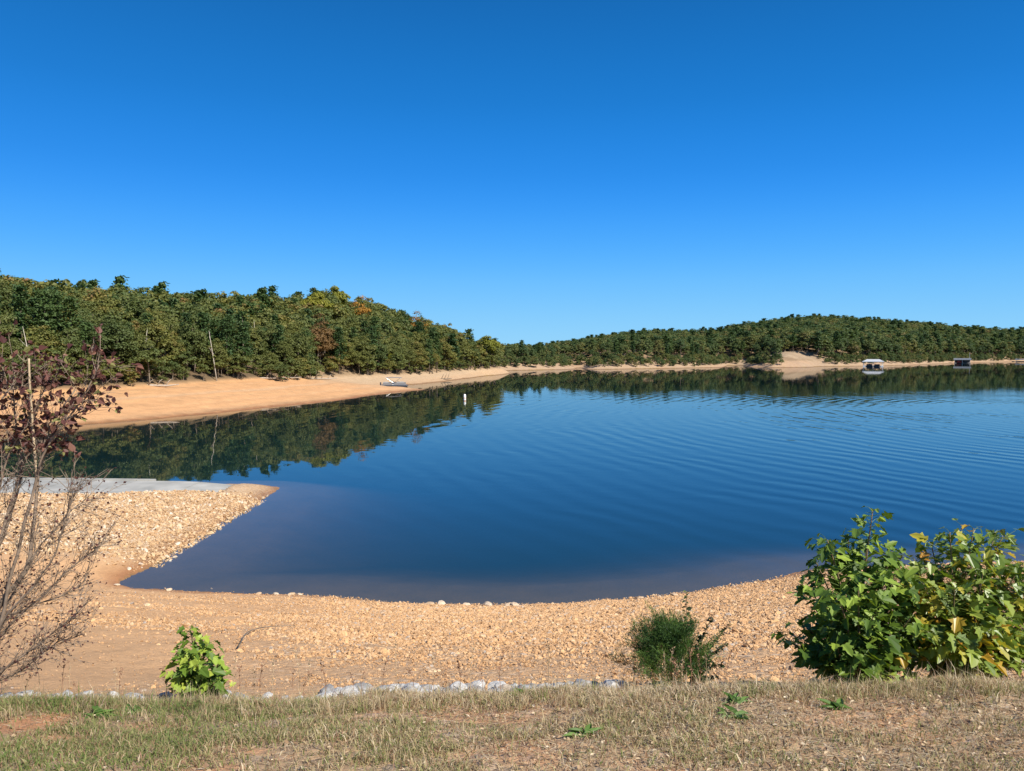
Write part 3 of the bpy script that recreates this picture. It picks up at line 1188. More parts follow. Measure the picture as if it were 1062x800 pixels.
spit_me = [rock_mesh(440 + k, m_spit, 1, 0.5) for k in range(5)]
white_me = [rock_mesh(460 + k, m_white, 2) for k in range(4)]

# riprap along the foot of the grass bank: every stone its own object
rg = np.random.default_rng(77)
spots = []
tries = 0
while len(spots) < 170 and tries < 6000:
    tries += 1
    if rg.uniform() < 0.62:
        px = rg.uniform(330, 650)
        Yr = rg.uniform(5.05, 5.95) + (px - 490) * 0.0005
        s = rg.uniform(0.07, 0.19)
    else:
        px = rg.uniform(-30, 330)
        Yr = rg.uniform(4.9, 5.8)
        s = rg.uniform(0.05, 0.14)
    x = (px - CX) / F * Yr * 1.0
    if any((x - a) ** 2 + (Yr - b_) ** 2 < (0.36 * (s + c)) ** 2 for a, b_, c in spots):
        continue
    spots.append((x, Yr, s))
for n, (x, y, s) in enumerate(spots):
    o = bpy.data.objects.new("riprap_stone", rip_me[n % 8])
    COL.objects.link(o)
    o.location = (x, y, hz(x, y) + s * 0.10)
    o.rotation_euler = (rg.uniform(-0.3, 0.3), rg.uniform(-0.3, 0.3), rg.uniform(0, 6.28))
    o.scale = (s * rg.uniform(0.9, 1.2), s, s * rg.uniform(0.7, 1.1))
    if x > -1.3:
        tag(o, "pale blue-grey stone in the line of riprap between the grass and the orange gravel", "stone", "riprap stones along the grass edge")
    else:
        tag(o, "grey-brown stone half buried at the foot of the grass, on the sandy left side", "stone", "half buried stones on the left")
# large pale stones lying along the waterline
for n, (px, py, s) in enumerate([(446, 624.5, .28), (458, 625.5, .34), (484, 626.5, .3), (506, 628, .42), (529, 628.5, .36), (534, 629.5, .33), (303, 615.5, .26),
                                 (286, 614.8, .26), (268, 614.6, .22), (311, 616.0, .2), (175, 612.5, .3), (121, 606.5, .24), (300, 618, .18), (700, 617.5, .3), (760, 608.5, .3), (664, 620, .26)]):
    p = at_z(px, py, 0.15)
    o = bpy.data.objects.new("shore_stone", white_me[n % 4])
    COL.objects.link(o)
    o.location = (p[0], p[1], hz(p[0], p[1]) + s * 0.15)
    o.rotation_euler = (0.1, -0.1, n * 1.7)
    o.scale = (s, s * 0.9, s * 0.8)
    tag(o, "pale sunlit stone lying at the water's edge of the near beach", "stone", "pale stones along the waterline")

# gravel: nobody could count it
src_g, src_s = [], []
for k in range(6):
    x, y = rg.uniform(-1, 4), rg.uniform(8, 11)
    o = bpy.data.objects.new("beach_stone", grav_me[k])
    COL.objects.link(o)
    o.location = (x, y, hz(x, y))
    o.scale = (0.13,) * 3
    tag(o, "orange brown stone lying in the gravel of the near beach", "stone", "loose stones on the near beach")
    src_g.append(o)
for k in range(5):
    x, y = rg.uniform(-21, -18), rg.uniform(35, 44)
    o = bpy.data.objects.new("spit_stone", spit_me[k])
    COL.objects.link(o)
    o.location = (x, y, hz(x, y))
    o.scale = (0.4,) * 3
    tag(o, "tan flat stone lying on the stony spit beside the boat ramp", "stone", "loose stones on the spit")
    src_s.append(o)
n = 720000
rad_ = np.sqrt(rg.uniform(5.4 ** 2, 31 ** 2, n) * 0.35 + 0.65 * rg.uniform(5.4, 31, n) ** 2)
gx_ = rg.uniform(-0.78, 0.78, n) * rad_
gy_ = rad_
xe = rg.uniform(-0.78, 0.78, 16000)
ye = rg.uniform(5.7, 9.5, 16000)
gx_, gy_ = np.concatenate([gx_, xe * ye]), np.concatenate([gy_, ye])
n = len(gx_)
zg, dg, eg = height(gx_, gy_, True)
gm_ = gravel_mask(gx_, gy_)
prob = 0.10 + 0.9 * gm_ ** 1.3
prob = prob * np.clip(0.45 + gy_ / 20, 0, 1.0)
okg = (dg > -0.25) & (rg.uniform(size=n) < prob * 0.8) & (gy_ < 33)
gx_, gy_, zg, gmk = gx_[okg], gy_[okg], zg[okg], gm_[okg]
n = len(gx_)
sz = np.exp(rg.normal(-2.85, 0.42, n)) * (0.75 + 0.02 * gy_) * (0.7 + 0.5 * gmk) * (1 + 0.5 * sstep(9, 6, gy_) * sstep(0, 2, gx_))
sz = np.clip(sz * 0.52 * (0.7 + 0.6 * fbm(gy_ * 0.5, gx_ * 0.06, 87)) * (0.72 + 0.28 * sstep(7, 12, gy_)), 0.015, 0.17)
scatter("gravel", np.stack([gx_, gy_, zg + sz * 0.12], 1), rg.uniform(-0.5, 6.28, (n, 3)) * np.array([0.15, 0.15, 1]),
        sz[:, None] * rg.uniform(0.75, 1.25, (n, 3)) * np.array([1, 1, 0.7]), rg.integers(0, 6, n), src_g, "orange tan gravel spread over the near beach", "gravel")
n = 60000
gx_ = rg.uniform(-45, -10, n)
gy_ = rg.uniform(29, 46.5, n)
zg, dg, eg = height(gx_, gy_, True)
okg = (dg > -0.5) & (rg.uniform(size=n) < gravel_mask(gx_, gy_)) & ~((gy_ > 45.2 + np.maximum(0, (gx_ + 24) * 0.33)))
gx_, gy_, zg = gx_[okg], gy_[okg], zg[okg]
n = len(gx_)
tx, ty = rg.uniform(-24, -15.2, 1500), rg.uniform(44, 52, 1500)
tz, td, te = height(tx, ty, True)
kk = (td > -0.2) & (ty < 49.5 + (tx + 15.5) * 0.1) & (ty > 45.0) & (ty < 45.2 + np.maximum(0, (tx + 24) * 0.33))
gx_, gy_, zg = np.concatenate([gx_, tx[kk]]), np.concatenate([gy_, ty[kk]]), np.concatenate([zg, tz[kk]])
n = len(gx_)
sz = np.clip(np.exp(rg.normal(-2.25, 0.45, n)), 0.04, 0.26)
scatter("spit_gravel", np.stack([gx_, gy_, zg + sz * 0.08], 1), rg.uniform(-0.5, 6.28, (n, 3)) * np.array([0.15, 0.15, 1]),
        sz[:, None] * rg.uniform(0.75, 1.25, (n, 3)), rg.integers(0, 5, n), src_s, "tan rubble stones covering the spit beside the boat ramp", "gravel")

# ------------------------------------------------------------------ grass on the bank
rg = np.random.default_rng(21)
m_grass = leaf_mat("bank_grass", [(0.0, (0.12, 0.18, 0.045)), (0.25, (0.21, 0.25, 0.08)), (0.45, (0.31, 0.29, 0.13)), (0.6, (0.42, 0.34, 0.19)),
                                  (0.8, (0.55, 0.44, 0.28)), (0.92, (0.30, 0.18, 0.115)), (1.0, (0.66, 0.56, 0.40))], use_obj=False, trans=0.35, spec=0.2, tsat=(1, 1, 0.6))


def blades(n, x, y, h, wdt, lean, tint, flat=False):
    z = height(x, y)
    a = rg.uniform(0, 6.28, n)
    la = rg.uniform(0, 6.28, n)
    side = np.stack([np.cos(a), np.sin(a), 0 * a], 1) * (wdt / 2)[:, None]
    b0 = np.stack([x, y, z - 0.004], 1)
    ld = np.stack([np.cos(la), np.sin(la), 0 * la], 1)
    if flat:
        mid = b0 + ld * (h * 0.5)[:, None] + np.array([0, 0, 0.012])
        tip = b0 + ld * h[:, None] + np.stack([0 * h, 0 * h, rg.uniform(0.0, 0.02, n)], 1)
        mid[:, 2] += height(mid[:, 0], mid[:, 1]) - z
        tip[:, 2] += height(tip[:, 0], tip[:, 1]) - z
        side = np.cross(ld, np.array([0, 0, 1.0])) * (wdt / 2)[:, None]
    else:
        mid = b0 + ld * (h * lean * 0.3)[:, None] + np.stack([0 * h, 0 * h, h * 0.55], 1)
        tip = b0 + ld * (h * lean)[:, None] + np.stack([0 * h, 0 * h, h * (1 - 0.35 * lean)], 1)
    V = np.stack([b0 - side, b0 + side, mid + side * 0.8, mid - side * 0.8, tip], 1).reshape(-1, 3)
    k = np.arange(n)[:, None] * 5
    return V, k + np.array([[0, 1, 2, 3]]), k + np.array([[3, 2, 4]]), tint


def grass_density(x, y):
    n1_ = fbm(x * 1.6, y * 2.2, 61)
    n2_ = fbm(x * 4, y * 4, 63)
    d = 1.0 - 0.8 * sstep(-0.5, 1.3, x + (n1_ - 0.5) * 2.2)
    d = d * sstep(0.72, 0.42, n1_) * (0.12 + 1.1 * sstep(0.3, 0.7, n2_))
    lip = sstep(4.0, 4.4, y) * sstep(5.1, 4.8, y)
    return np.clip(np.maximum(d, lip * 0.7 * (0.5 + n2_)), 0.05, 1)


mb = MB()
n = 490000
y = rg.uniform(2.3, 5.15, n)
x = rg.uniform(-1, 1, n) * (0.70 * y + 2.6)
keep = rg.uniform(size=n) < grass_density(x, y) * 0.72
x, y = x[keep], y[keep]
n = len(x)
dryn = fbm(x * 1.3, y * 1.3, 65)
lush = fbm(x * 2.2 + 7, y * 2.2, 67)
lipf = sstep(4.1, 4.5, y)
dry = np.clip(0.38 + 0.34 * sstep(-1.6, 1.2, x) + (dryn - 0.5) * 0.7 + 0.15 * lipf, 0, 1)
green_strip = sstep(4.0, 4.2, y) * sstep(4.75, 4.5, y) * sstep(-0.9, -1.5, x) * sstep(0.4, 0.6, lush)
dry = dry * (1 - 0.75 * green_strip)
tint = np.clip(dry + rg.normal(0, 0.25, n), 0, 1)
tint = np.where(rg.uniform(size=n) < 0.16, 0.92, tint)
h = rg.uniform(0.02, 0.055, n) * (0.7 + 0.6 * lush) * (1 + 0.35 * lipf) * np.where(rg.uniform(size=n) < 0.05, 1.9, 1.0)
V, q, t3, tt = blades(n, x, y, h, rg.uniform(0.0028, 0.006, n), rg.uniform(0.3, 1.25, n), tint)
mb.add(V, [q, t3], tint)
# straw litter lying flat
n = 100000
y = rg.uniform(2.3, 4.9, n)
x = rg.uniform(-1, 1, n) * (0.70 * y + 2.6)
keep = rg.uniform(size=n) < 0.15 + 0.85 * sstep(-1.0, 1.5, x) * (0.3 + 0.9 * fbm(x * 3, y * 3, 69))
x, y = x[keep], y[keep]
n = len(x)
V, q, t3, tt = blades(n, x, y, rg.uniform(0.03, 0.11, n), rg.uniform(0.002, 0.006, n), np.zeros(n), 0, True)
mb.add(V, [q, t3], np.clip(rg.choice([0.72, 0.85, 0.92, 1.0], n) + rg.normal(0, 0.04, n), 0, 1))
# ragged tufts of taller dry grass along the lip
for k in range(620):
    yc = rg.uniform(4.05, 4.95)
    xc = rg.uniform(-1, 1) * (0.70 * yc + 2.6)
    n = int(rg.integers(14, 40))
    x, y = xc + rg.normal(0, 0.03, n), yc + rg.normal(0, 0.03, n)
    V, q, t3, tt = blades(n, x, y, rg.uniform(0.04, 0.115, n) * rg.uniform(0.7, 1.2), rg.uniform(0.002, 0.004, n), rg.uniform(0.1, 0.8, n), 0)
    mb.add(V, [q, t3], np.clip(rg.choice([0.3, 0.62, 0.8, 0.91]) + rg.normal(0, 0.08, n), 0, 1))
# thin straw stems standing up along the very edge
n = 3900
y = rg.uniform(4.45, 5.15, n)
x = rg.uniform(-1, 1, n) * (0.70 * y + 2.6)
kp = rg.uniform(size=n) < sstep(0.35, 0.6, fbm(x * 3.0, y * 1.5, 81))
x, y = x[kp], y[kp]
n = len(x)
V, q, t3, tt = blades(n, x, y, rg.uniform(0.07, 0.2, n), rg.uniform(0.0015, 0.003, n), rg.uniform(0.02, 0.35, n), 0)
mb.add(V, [q, t3], np.clip(rg.choice([0.66, 0.8, 0.9, 0.97], n) + rg.normal(0, 0.04, n), 0, 1))
gr = mb.build("grass", m_grass)
tag(gr, "short green and straw coloured grass on the near bank", "grass", kind="stuff")

# fallen leaves and bits of straw thatch lying in the grass
m_litter = leaf_mat("leaf_litter", [(0.0, (0.15, 0.085, 0.045)), (0.5, (0.32, 0.21, 0.12)), (0.8, (0.46, 0.35, 0.22)), (1.0, (0.60, 0.51, 0.38))], use_obj=False, trans=0.1)
OVAL = np.array([(0, 0), (0.12, 0.16), (0.35, 0.27), (0.6, 0.24), (0.85, 0.1), (1.0, 0)])


def flat_leaf(mb, base, size, tint):
    a = rg.uniform(0, 6.28)
    d = np.array([math.cos(a), math.sin(a), rg.normal() * 0.25])
    nrm = np.array([rg.normal() * 0.45, rg.normal() * 0.45, 1.0])
    sd = np.cross(nrm, d)
    k = len(OVAL)
    for sg in (1, -1):
        V = base + size * (OVAL[:, :1] * d + OVAL[:, 1:] * sg * sd + (np.abs(OVAL[:, 1:]) * 0.5) * nrm)
        f = np.arange(k)[None, :]
        mb.add(V, f if sg < 0 else f[:, ::-1], tint)


mb = MB()
y = rg.uniform(2.4, 4.9, 16000)
x = rg.uniform(-1, 1, 16000) * (0.70 * y + 2.6)
kp = rg.uniform(size=16000) < 0.12 + 0.88 * sstep(-1.2, 1.8, x + 1.5 * (fbm(x * 2, y * 2, 83) - 0.5))
x, y = x[kp], y[kp]
z = height(x, y)
for a, b_, c in zip(x, y, z):
    flat_leaf(mb, np.array([a, b_, c + rg.uniform(0.004, 0.02)]), rg.uniform(0.008, 0.026), rg.uniform(0, 1))
o = mb.build("leaf_litter", m_litter)
tag(o, "brown fallen leaves and straw bits scattered in the dry grass", "leaf litter", kind="stuff")

# ------------------------------------------------------------------ near plants
HALF = np.array([(0, 0), (-0.06, 0.16), (0.02, 0.40), (0.20, 0.26), (0.42, 0.52), (0.50, 0.24), (0.72, 0.24), (1.0, 0)])
OVAL = np.array([(0, 0), (0.12, 0.16), (0.35, 0.27), (0.6, 0.24), (0.85, 0.1), (1.0, 0)])


def add_leaf(mb, base, direc, normal, size, tint, rg, shape=HALF, fold=0.3, curl=0.25, width=1.0):
    d = np.asarray(direc, float)
    d = d / np.linalg.norm(d)
    nrm = np.asarray(normal, float)
    nrm = nrm - d * (nrm @ d)
    nrm /= np.linalg.norm(nrm) + 1e-9
    s = np.cross(nrm, d)
    k = len(shape)
    for sg in (1, -1):
        jit = 1 + rg.uniform(-0.12, 0.12, k)
        lx, ly = shape[:, 0], shape[:, 1] * jit * width * sg
        lz = np.abs(ly) * fold - curl * lx ** 2 + rg.uniform(-0.03, 0.03, k) * (ly != 0)
        V = base + size * (lx[:, None] * d + ly[:, None] * s + lz[:, None] * nrm)
        f = np.arange(k)[None, :]
        mb.add(V, f if sg < 0 else f[:, ::-1], tint)


def curve_pts(P, n):
    P = np.asarray(P, float)
    t = np.linspace(0, len(P) - 1, n)
    out_ = []
    for q in t:
        i = min(int(q), len(P) - 2)
        f = q - i
        p0, p1, p2, p3 = P[max(i - 1, 0)], P[i], P[i + 1], P[min(i + 2, len(P) - 1)]
        out_.append(0.5 * ((2 * p1) + (-p0 + p2) * f + (2 * p0 - 5 * p1 + 4 * p2 - p3) * f * f + (-p0 + 3 * p1 - 3 * p2 + p3) * f ** 3))
    return np.array(out_)


m_stem = plain_mat("green_brown_stem", (0.12, 0.08, 0.04), (0.22, 0.15, 0.08), 20, 0.7)
m_broad = leaf_mat("lobed_green_leaves", [(0.0, (0.045, 0.092, 0.015)), (0.45, (0.115, 0.19, 0.026)), (0.75, (0.26, 0.36, 0.05)), (1.0, (0.44, 0.48, 0.08))],
                   use_obj=False, spec=0.3, rough=0.5, trans=0.25)
m_yel = leaf_mat("lobed_yellowing_leaves", [(0.0, (0.05, 0.085, 0.016)), (0.3, (0.14, 0.22, 0.034)), (0.6, (0.28, 0.35, 0.06)), (0.8, (0.44, 0.37, 0.04)), (0.92, (0.46, 0.22, 0.03)), (1.0, (0.20, 0.09, 0.03))],
                 use_obj=False, spec=0.5, rough=0.4, trans=0.35)


def sapling(name, base_px, Yb, stems, lsize, mat, label, cat, seed, tfun, per_m=26, spread=0.12):
    rg = np.random.default_rng(seed)
    bx = (base_px - CX) / F * Yb
    b0 = np.array([bx, Yb, hz(bx, Yb) - 0.02])
    g = empty(name, b0)
    lm = MB()
    for (tx, ty, dy) in stems:
        tip = at_y(tx, ty, Yb + dy)
        mid = b0 + (tip - b0) * 0.5 + np.array([0, 0, 0.10 * np.linalg.norm(tip - b0)]) * (0.6 if abs(tip[0] - b0[0]) > 0.2 else 0.1)
        start = b0 + np.array([rg.uniform(-0.05, 0.05), rg.uniform(-0.04, 0.04), 0])
        P = curve_pts([start, mid + rg.normal(size=3) * 0.02, tip], 14)
        Ls = np.linalg.norm(np.diff(P, axis=0), axis=1).sum()
        MB().tube(P - b0, np.linspace(0.011, 0.003, 14), 6).build("stem", m_stem, g, True)
        nl = max(8, int(Ls * per_m * 2.5))
        for k in range(nl):
            t = 0.14 + 0.86 * (k + rg.uniform(0, 1)) / nl
            i = min(int(t * 13), 12)
            p = P[i] + (P[i + 1] - P[i]) * (t * 13 - i)
            a = k * 2.4 + rg.uniform(-0.5, 0.5)
            outv = np.array([math.cos(a), math.sin(a), 0])
            pl = spread * rg.uniform(0.3, 1.7) * (1.15 - 0.45 * t)
            if t > 0.93:
                pl *= 0.5
            e_ = p + outv * pl + np.array([0, 0, pl * rg.uniform(0.1, 0.7)])
            if e_[2] < hz(e_[0], e_[1]) + 0.04:
                continue
            lm.tube(np.array([p, (p + e_) / 2 + np.array([0, 0, 0.01]), e_]) - b0, [0.002, 0.0015, 0.001], 4, 0.4, False)
            dr = outv * rg.uniform(0.5, 1) + np.array([0, 0, rg.uniform(-0.75, 0.25)]) + rg.normal(size=3) * 0.25
            nr_ = np.array([0, 0, 1.0]) + outv * 0.35 + rg.normal(size=3) * 0.35
            sz_ = lsize * rg.uniform(0.45, 1.35) * (1.0 - 0.35 * max(0, t - 0.8) / 0.2)
            add_leaf(lm, e_ - b0, dr, nr_, sz_, float(np.clip(tfun(t, e_, rg), 0, 1)), rg, fold=rg.uniform(0.05, 0.4), curl=rg.uniform(0.05, 0.4))
    lm.build("foliage", mat, g)
    tag(g, label, cat)
    return g


sapling("leafy_bush", 893, 5.25, [(905, 530, 0.0), (858, 560, -0.1), (838, 608, -0.1), (880, 556, 0.15), (925, 572, 0.1), (812, 662, 0.0), (835, 650, 0.1), (940, 600, -0.05),
                                  (890, 600, -0.3), (870, 620, -0.3), (905, 640, -0.35), (868, 668, -0.3), (915, 665, -0.35), (895, 680, -0.38), (945, 640, -0.2), (850, 690, -0.15), (925, 615, 0.25), (845, 580, 0.1), (866, 570, 0.2), (930, 590, -0.1), (950, 620, 0.15), (900, 560, 0.25), (858, 640, 0.2), (915, 600, 0.05), (880, 640, 0.1), (952, 655, -0.1), (946, 690, -0.15)],
        0.092, m_broad, "tall dark green lobed-leaf bush at the right, its top leaves highest against the water", "bush", 51,
        lambda t, p, r: 0.03 + 0.75 * r.uniform() + 0.45 * max(0, (6.95 - p[2]) / 0.5) * (p[1] < 5.1), 27)
sapling("leafy_bush", 1003, 5.3, [(985, 552, 0.0), (1010, 548, 0.1), (1040, 556, 0.0), (1060, 585, -0.1), (960, 580, 0.1), (965, 562, 0.15), (1075, 600, 0.0), (945, 620, -0.1), (1020, 590, -0.25),
                                  (990, 610, -0.3), (1045, 640, -0.3), (1012, 650, -0.35), (1070, 660, -0.15), (962, 655, -0.3), (985, 668, -0.35), (1060, 690, -0.2), (1100, 640, 0), (936, 600, 0.0), (948, 580, 0.1), (957, 605, -0.15), (1082, 575, 0.1), (1098, 610, 0.1), (1088, 665, -0.1), (1032, 552, 0.2), (1000, 580, 0.2), (1040, 600, 0.1), (975, 620, 0.15), (1065, 620, 0.15), (932, 640, -0.05), (935, 676, -0.2), (948, 622, 0.1)],
        0.092, m_yel, "yellow-green lobed-leaf bush with orange tinged leaves at the right edge, beside the dark green bush", "bush", 52,
        lambda t, p, r: (0.10 + 0.42 * r.uniform() + (0.4 if r.uniform() < 0.28 + 0.25 * (p[0] < 2.95) else 0)), 27)
sapling("leafy_sapling", 203, 5.25, [(197, 652, 0.0), (188, 672, -0.05), (215, 668, 0.0), (225, 690, 0.05), (182, 698, -0.1), (205, 690, -0.2), (222, 708, -0.15), (196, 675, -0.12)],
        0.074, m_broad, "small bright green lobed-leaf sapling alone on the left of the sandy beach", "sapling", 53,
        lambda t, p, r: 0.2 + 0.7 * r.uniform(), 44, 0.07)

# eastern redcedar: feathery sprays
rg = np.random.default_rng(61)
m_cedar = leaf_mat("cedar_needles", [(0.0, (0.016, 0.042, 0.012)), (0.5, (0.045, 0.098, 0.020)), (1.0, (0.12, 0.20, 0.036))], use_obj=False, trans=0.15, spec=0.3)
bx = (697 - CX) / F * 5.35
b0 = np.array([bx, 5.35, hz(bx, 5.35) - 0.02])
g = empty("cedar_bush", b0)
MB().tube([(0, 0, 0), (0.01, 0, 0.25), (-0.03, 0, 0.5)], [0.02, 0.013, 0.004], 6).build("trunk", m_stem, g, True)
lm = MB()
Vn, tn = [], []
plumes = []
for k in range(40):
    zb = 0.04 + 0.34 * (k / 40) ** 1.1
    a = k * 2.4 + rg.uniform(-0.4, 0.4)
    ll = (0.36 - 0.62 * zb) * rg.uniform(0.9, 1.4)
    el = rg.uniform(0.35, 0.8) + zb * 1.0
    plumes.append((np.array([-0.02, 0, zb]), np.array([math.cos(a) * math.cos(el), math.sin(a) * math.cos(el), math.sin(el)]), ll, rg.uniform(0.1, 0.75)))
plumes += [(np.array([-0.03, 0, 0.3]), np.array([-0.1, 0, 1.0]), 0.24, 0.5), (np.array([0.03, 0, 0.28]), np.array([0.3, 0.1, 0.95]), 0.2, 0.6)]
for k in range(42 * 17):
    pb, pd, ll, pt = plumes[k % 42]
    q = rg.uniform(0.25, 1.0)
    c0_ = pb + pd * ll * q
    sd_ = rg.normal(size=3)
    tip = c0_ + (pd * 0.9 + sd_ * 0.75) * 0.062 * (1.25 - 0.5 * q)
    ct = np.clip(pt + rg.uniform(-0.15, 0.25), 0, 1)
    d = tip - c0_
    d /= np.linalg.norm(d)
    for j in range(46):
        q = rg.uniform(-0.02, 0.10)
        pp = tip - d * q * 1.2 + rg.normal(size=3) * 0.011
        dn = d + rg.normal(size=3) * 0.5 + np.array([0, 0, 0.3])
        dn /= np.linalg.norm(dn)
        sd = np.cross(dn, rg.normal(size=3))
        sd /= np.linalg.norm(sd) + 1e-9
        ln = rg.uniform(0.016, 0.036)
        Vn += [pp - sd * 0.0019, pp + sd * 0.0019, pp + dn * ln]
        tn.append(np.clip(ct + rg.normal() * 0.12, 0, 1))
lm.add(np.array(Vn), np.arange(len(Vn)).reshape(-1, 3), np.array(tn))
lm.build("foliage", m_cedar, g)
tag(g, "dark green feathery cedar bush at the grass edge, between the stones and the tall bushes", "bush")

# dark small-leaved twigs beside the cedar
m_dark = leaf_mat("dark_small_leaves", [(0.0, (0.018, 0.03, 0.012)), (0.6, (0.04, 0.07, 0.02)), (1.0, (0.22, 0.24, 0.05))], use_obj=False, spec=0.4)
bx = (722 - CX) / F * 5.4
b0 = np.array([bx, 5.4, hz(bx, 5.4) - 0.02])
g = empty("twiggy_shrub", b0)
lm = MB()
for (tx, ty, dy, tb) in [(712, 615, 0.0, 0.55), (738, 640, 0.0, 0.15), (757, 648, 0.05, 0.1), (754, 667, 0.0, 0.1), (742, 675, -0.1, 0.1), (735, 690, -0.1, 0.1), (748, 690, 0.0, 0.15), (716, 640, 0.1, 0.5), (728, 660, -0.12, 0.2), (745, 703, 0.1, 0.1)]:
    tip = at_y(tx, ty, 5.4 + dy)
    P = curve_pts([b0, b0 + (tip - b0) * 0.5 + np.array([-0.02, 0, 0.05]), tip], 12)
    MB().tube(P - b0, np.linspace(0.005, 0.0015, 12), 5).build("stem", m_stem, g, True)
    for k in range(34):
        t = 0.15 + 0.85 * k / 33
        i = min(int(t * 11), 10)
        p = P[i] + (P[i + 1] - P[i]) * (t * 11 - i)
        dr = rg.normal(size=3) + np.array([0, 0, 0.3])
        add_leaf(lm, p - b0, dr, rg.normal(size=3) + np.array([0, 0, 1]), rg.uniform(0.022, 0.045), float(np.clip(tb + rg.normal() * 0.15, 0, 1)), rg, OVAL, 0.3, 0.2, 1.1)
lm.build("foliage", m_dark, g)
tag(g, "thin dark-leaved shrub with arching twigs against the right side of the cedar", "shrub")

# dry straw stems in front of the cedar
m_straw = plain_mat("dry_straw", (0.34, 0.24, 0.14), (0.50, 0.38, 0.24), 30, 0.8)
m_red = plain_mat("dry_red_stalk", (0.20, 0.10, 0.06), (0.30, 0.17, 0.10), 30, 0.8)
weed_protos = []
for k in range(5):
    rgw = np.random.default_rng(700 + k)
    g = empty("dry_weed_stalk", (0, 0, -50))
    hgt_ = rgw.uniform(0.2, 0.34)
    P = curve_pts([(0, 0, -0.02), (0.01 * rgw.normal(), 0.01, hgt_ * 0.5), (0.03 * rgw.normal(), 0.0, hgt_)], 8)
    a = MB()
    a.tube(P, np.linspace(0.0022, 0.001, 8), 5)
    for j in range(4):
        i = rgw.integers(3, 7)
        dv = np.array([rgw.normal() * 0.02, rgw.normal() * 0.02, rgw.uniform(0.02, 0.05)])
        a.tube([P[i], P[i] + dv], [0.0012, 0.0006], 4)
    a.build("stalk", (m_red, m_straw)[k % 2], g)
    a = MB()
    for j in range(14):
        add_leaf(a, P[rgw.integers(4, 8)] + rgw.normal(size=3) * 0.006, rgw.normal(size=3) + np.array([0, 0, 1.0]), rgw.normal(size=3), rgw.uniform(0.010, 0.02), 0.5, rgw, OVAL)
    a.build("seed_head", (m_red, m_straw)[k % 2], g)
    weed_protos.append(g)
used = [False] * 5
pos = [(55, 4.95), (65, 5.1), (72, 5.0), (112, 5.3), (118, 5.3), (165, 5.2), (237, 5.0), (245, 5.1), (258, 5.2), (266, 5.15), (301, 5.3), (305, 5.3), (312, 5.2), (318, 5.25), (362, 5.3), (372, 5.2),
       (410, 5.3), (425, 5.2), (448, 5.2), (462, 5.1), (475, 5.2), (488, 5.1), (500, 5.3), (568, 5.2), (520, 5.1), (540, 5.15), (30, 4.9), (18, 5.0), (280, 5.1), (332, 5.0), (395, 5.1),
       (693, 5.05), (702, 5.0), (711, 5.05), (720, 5.0), (728, 5.05), (698, 5.1), (715, 5.1), (735, 5.1), (760, 5.2), (790, 5.1)]
for n, (px, yy) in enumerate(pos):
    k = n % 5
    if used[k]:
        o = copy_tree(weed_protos[k])
    else:
        o = weed_protos[k]
        used[k] = True
    x = (px - CX) / F * yy
    o.location = (x, yy, hz(x, yy))
    o.rotation_euler = (0, 0, n * 2.1)
    sc_ = rg.uniform(0.75, 1.25) * (1.25 if px in (301, 305, 568, 118) else 1.0)
    o.scale = (sc_,) * 3
    if 690 <= px <= 740:
        tag(o, "dry straw stalk standing in front of the cedar bush", "weed", "dry stalks in front of the cedar")
    else:
        tag(o, "thin dry weed stalk standing along the lip of the grass bank", "weed", "dry weed stalks along the grass lip")

# low green broad-leaved weeds in the grass
m_weed = leaf_mat("weed_leaves", [(0.0, (0.05, 0.11, 0.02)), (1.0, (0.14, 0.24, 0.05))], use_obj=False, spec=0.4)
for n, (px, py, lab) in enumerate([
    (762, 730, "bright green rosette weed in the dry grass in front of the tall bushes"),
    (757, 745, "pale small rosette weed just below the bright green one in dry grass"),
    (865, 736, "low green weed in the dry grass below the dark green bush"),
    (140, 741, "pointed bright green weed tuft at the left grass lip"),
    (100, 744, "broad bright green weed tuft at the far left of the grass lip"),
    (545, 722, "small green weed below the grey stones in the middle of the grass lip"),
    (605, 764, "low green weed in the brown grass, right of the middle foreground"),
]):
    p = None
    for yy in np.arange(2.4, 5.2, 0.01):
        q = at_y(px, py, yy)
        if hz(q[0], q[1]) > q[2]:
            p = q
            break
    if p is None:
        continue
    g = empty("green_weed", (p[0], p[1], hz(p[0], p[1])))
    a = MB()
    rgw = np.random.default_rng(800 + n)
    for k in range(15):
        an = rgw.uniform(0, 6.28)
        dr = np.array([math.cos(an), math.sin(an), rgw.uniform(0.2, 1.0)])
        add_leaf(a, np.array([0, 0, 0.005]) + rgw.normal(size=3) * np.array([0.02, 0.02, 0]), dr, np.array([0, 0, 1.0]) - dr * 0.2, rgw.uniform(0.05, 0.1), float(rgw.uniform(0.2, 1)), rgw, OVAL, 0.3, 0.5, 0.7)
    a.build("leaves", m_weed, g)
    tag(g, lab, "weed")

# ------------------------------------------------------------------ the bare reddish shrub at the left edge
rg = np.random.default_rng(91)
m_twig = plain_mat("grey_brown_twigs", (0.13, 0.09, 0.065), (0.30, 0.23, 0.17), 14, 0.85, 0.3)
m_cane = plain_mat("tan_cane", (0.36, 0.27, 0.17), (0.46, 0.36, 0.24), 14, 0.8)
m_maroon = leaf_mat("maroon_leaves", [(0.0, (0.06, 0.022, 0.022)), (0.45, (0.13, 0.05, 0.042)), (0.75, (0.24, 0.12, 0.085)), (0.9, (0.16, 0.17, 0.05)), (1.0, (0.26, 0.24, 0.09))],
                    use_obj=False, spec=0.35, trans=0.3)
YB = 4.75
bx = (-45 - CX) / F * YB
b0 = np.array([bx, YB, hz(bx, YB) - 0.03])
g = empty("bare_shrub", b0)
branches, twigs = [], MB()


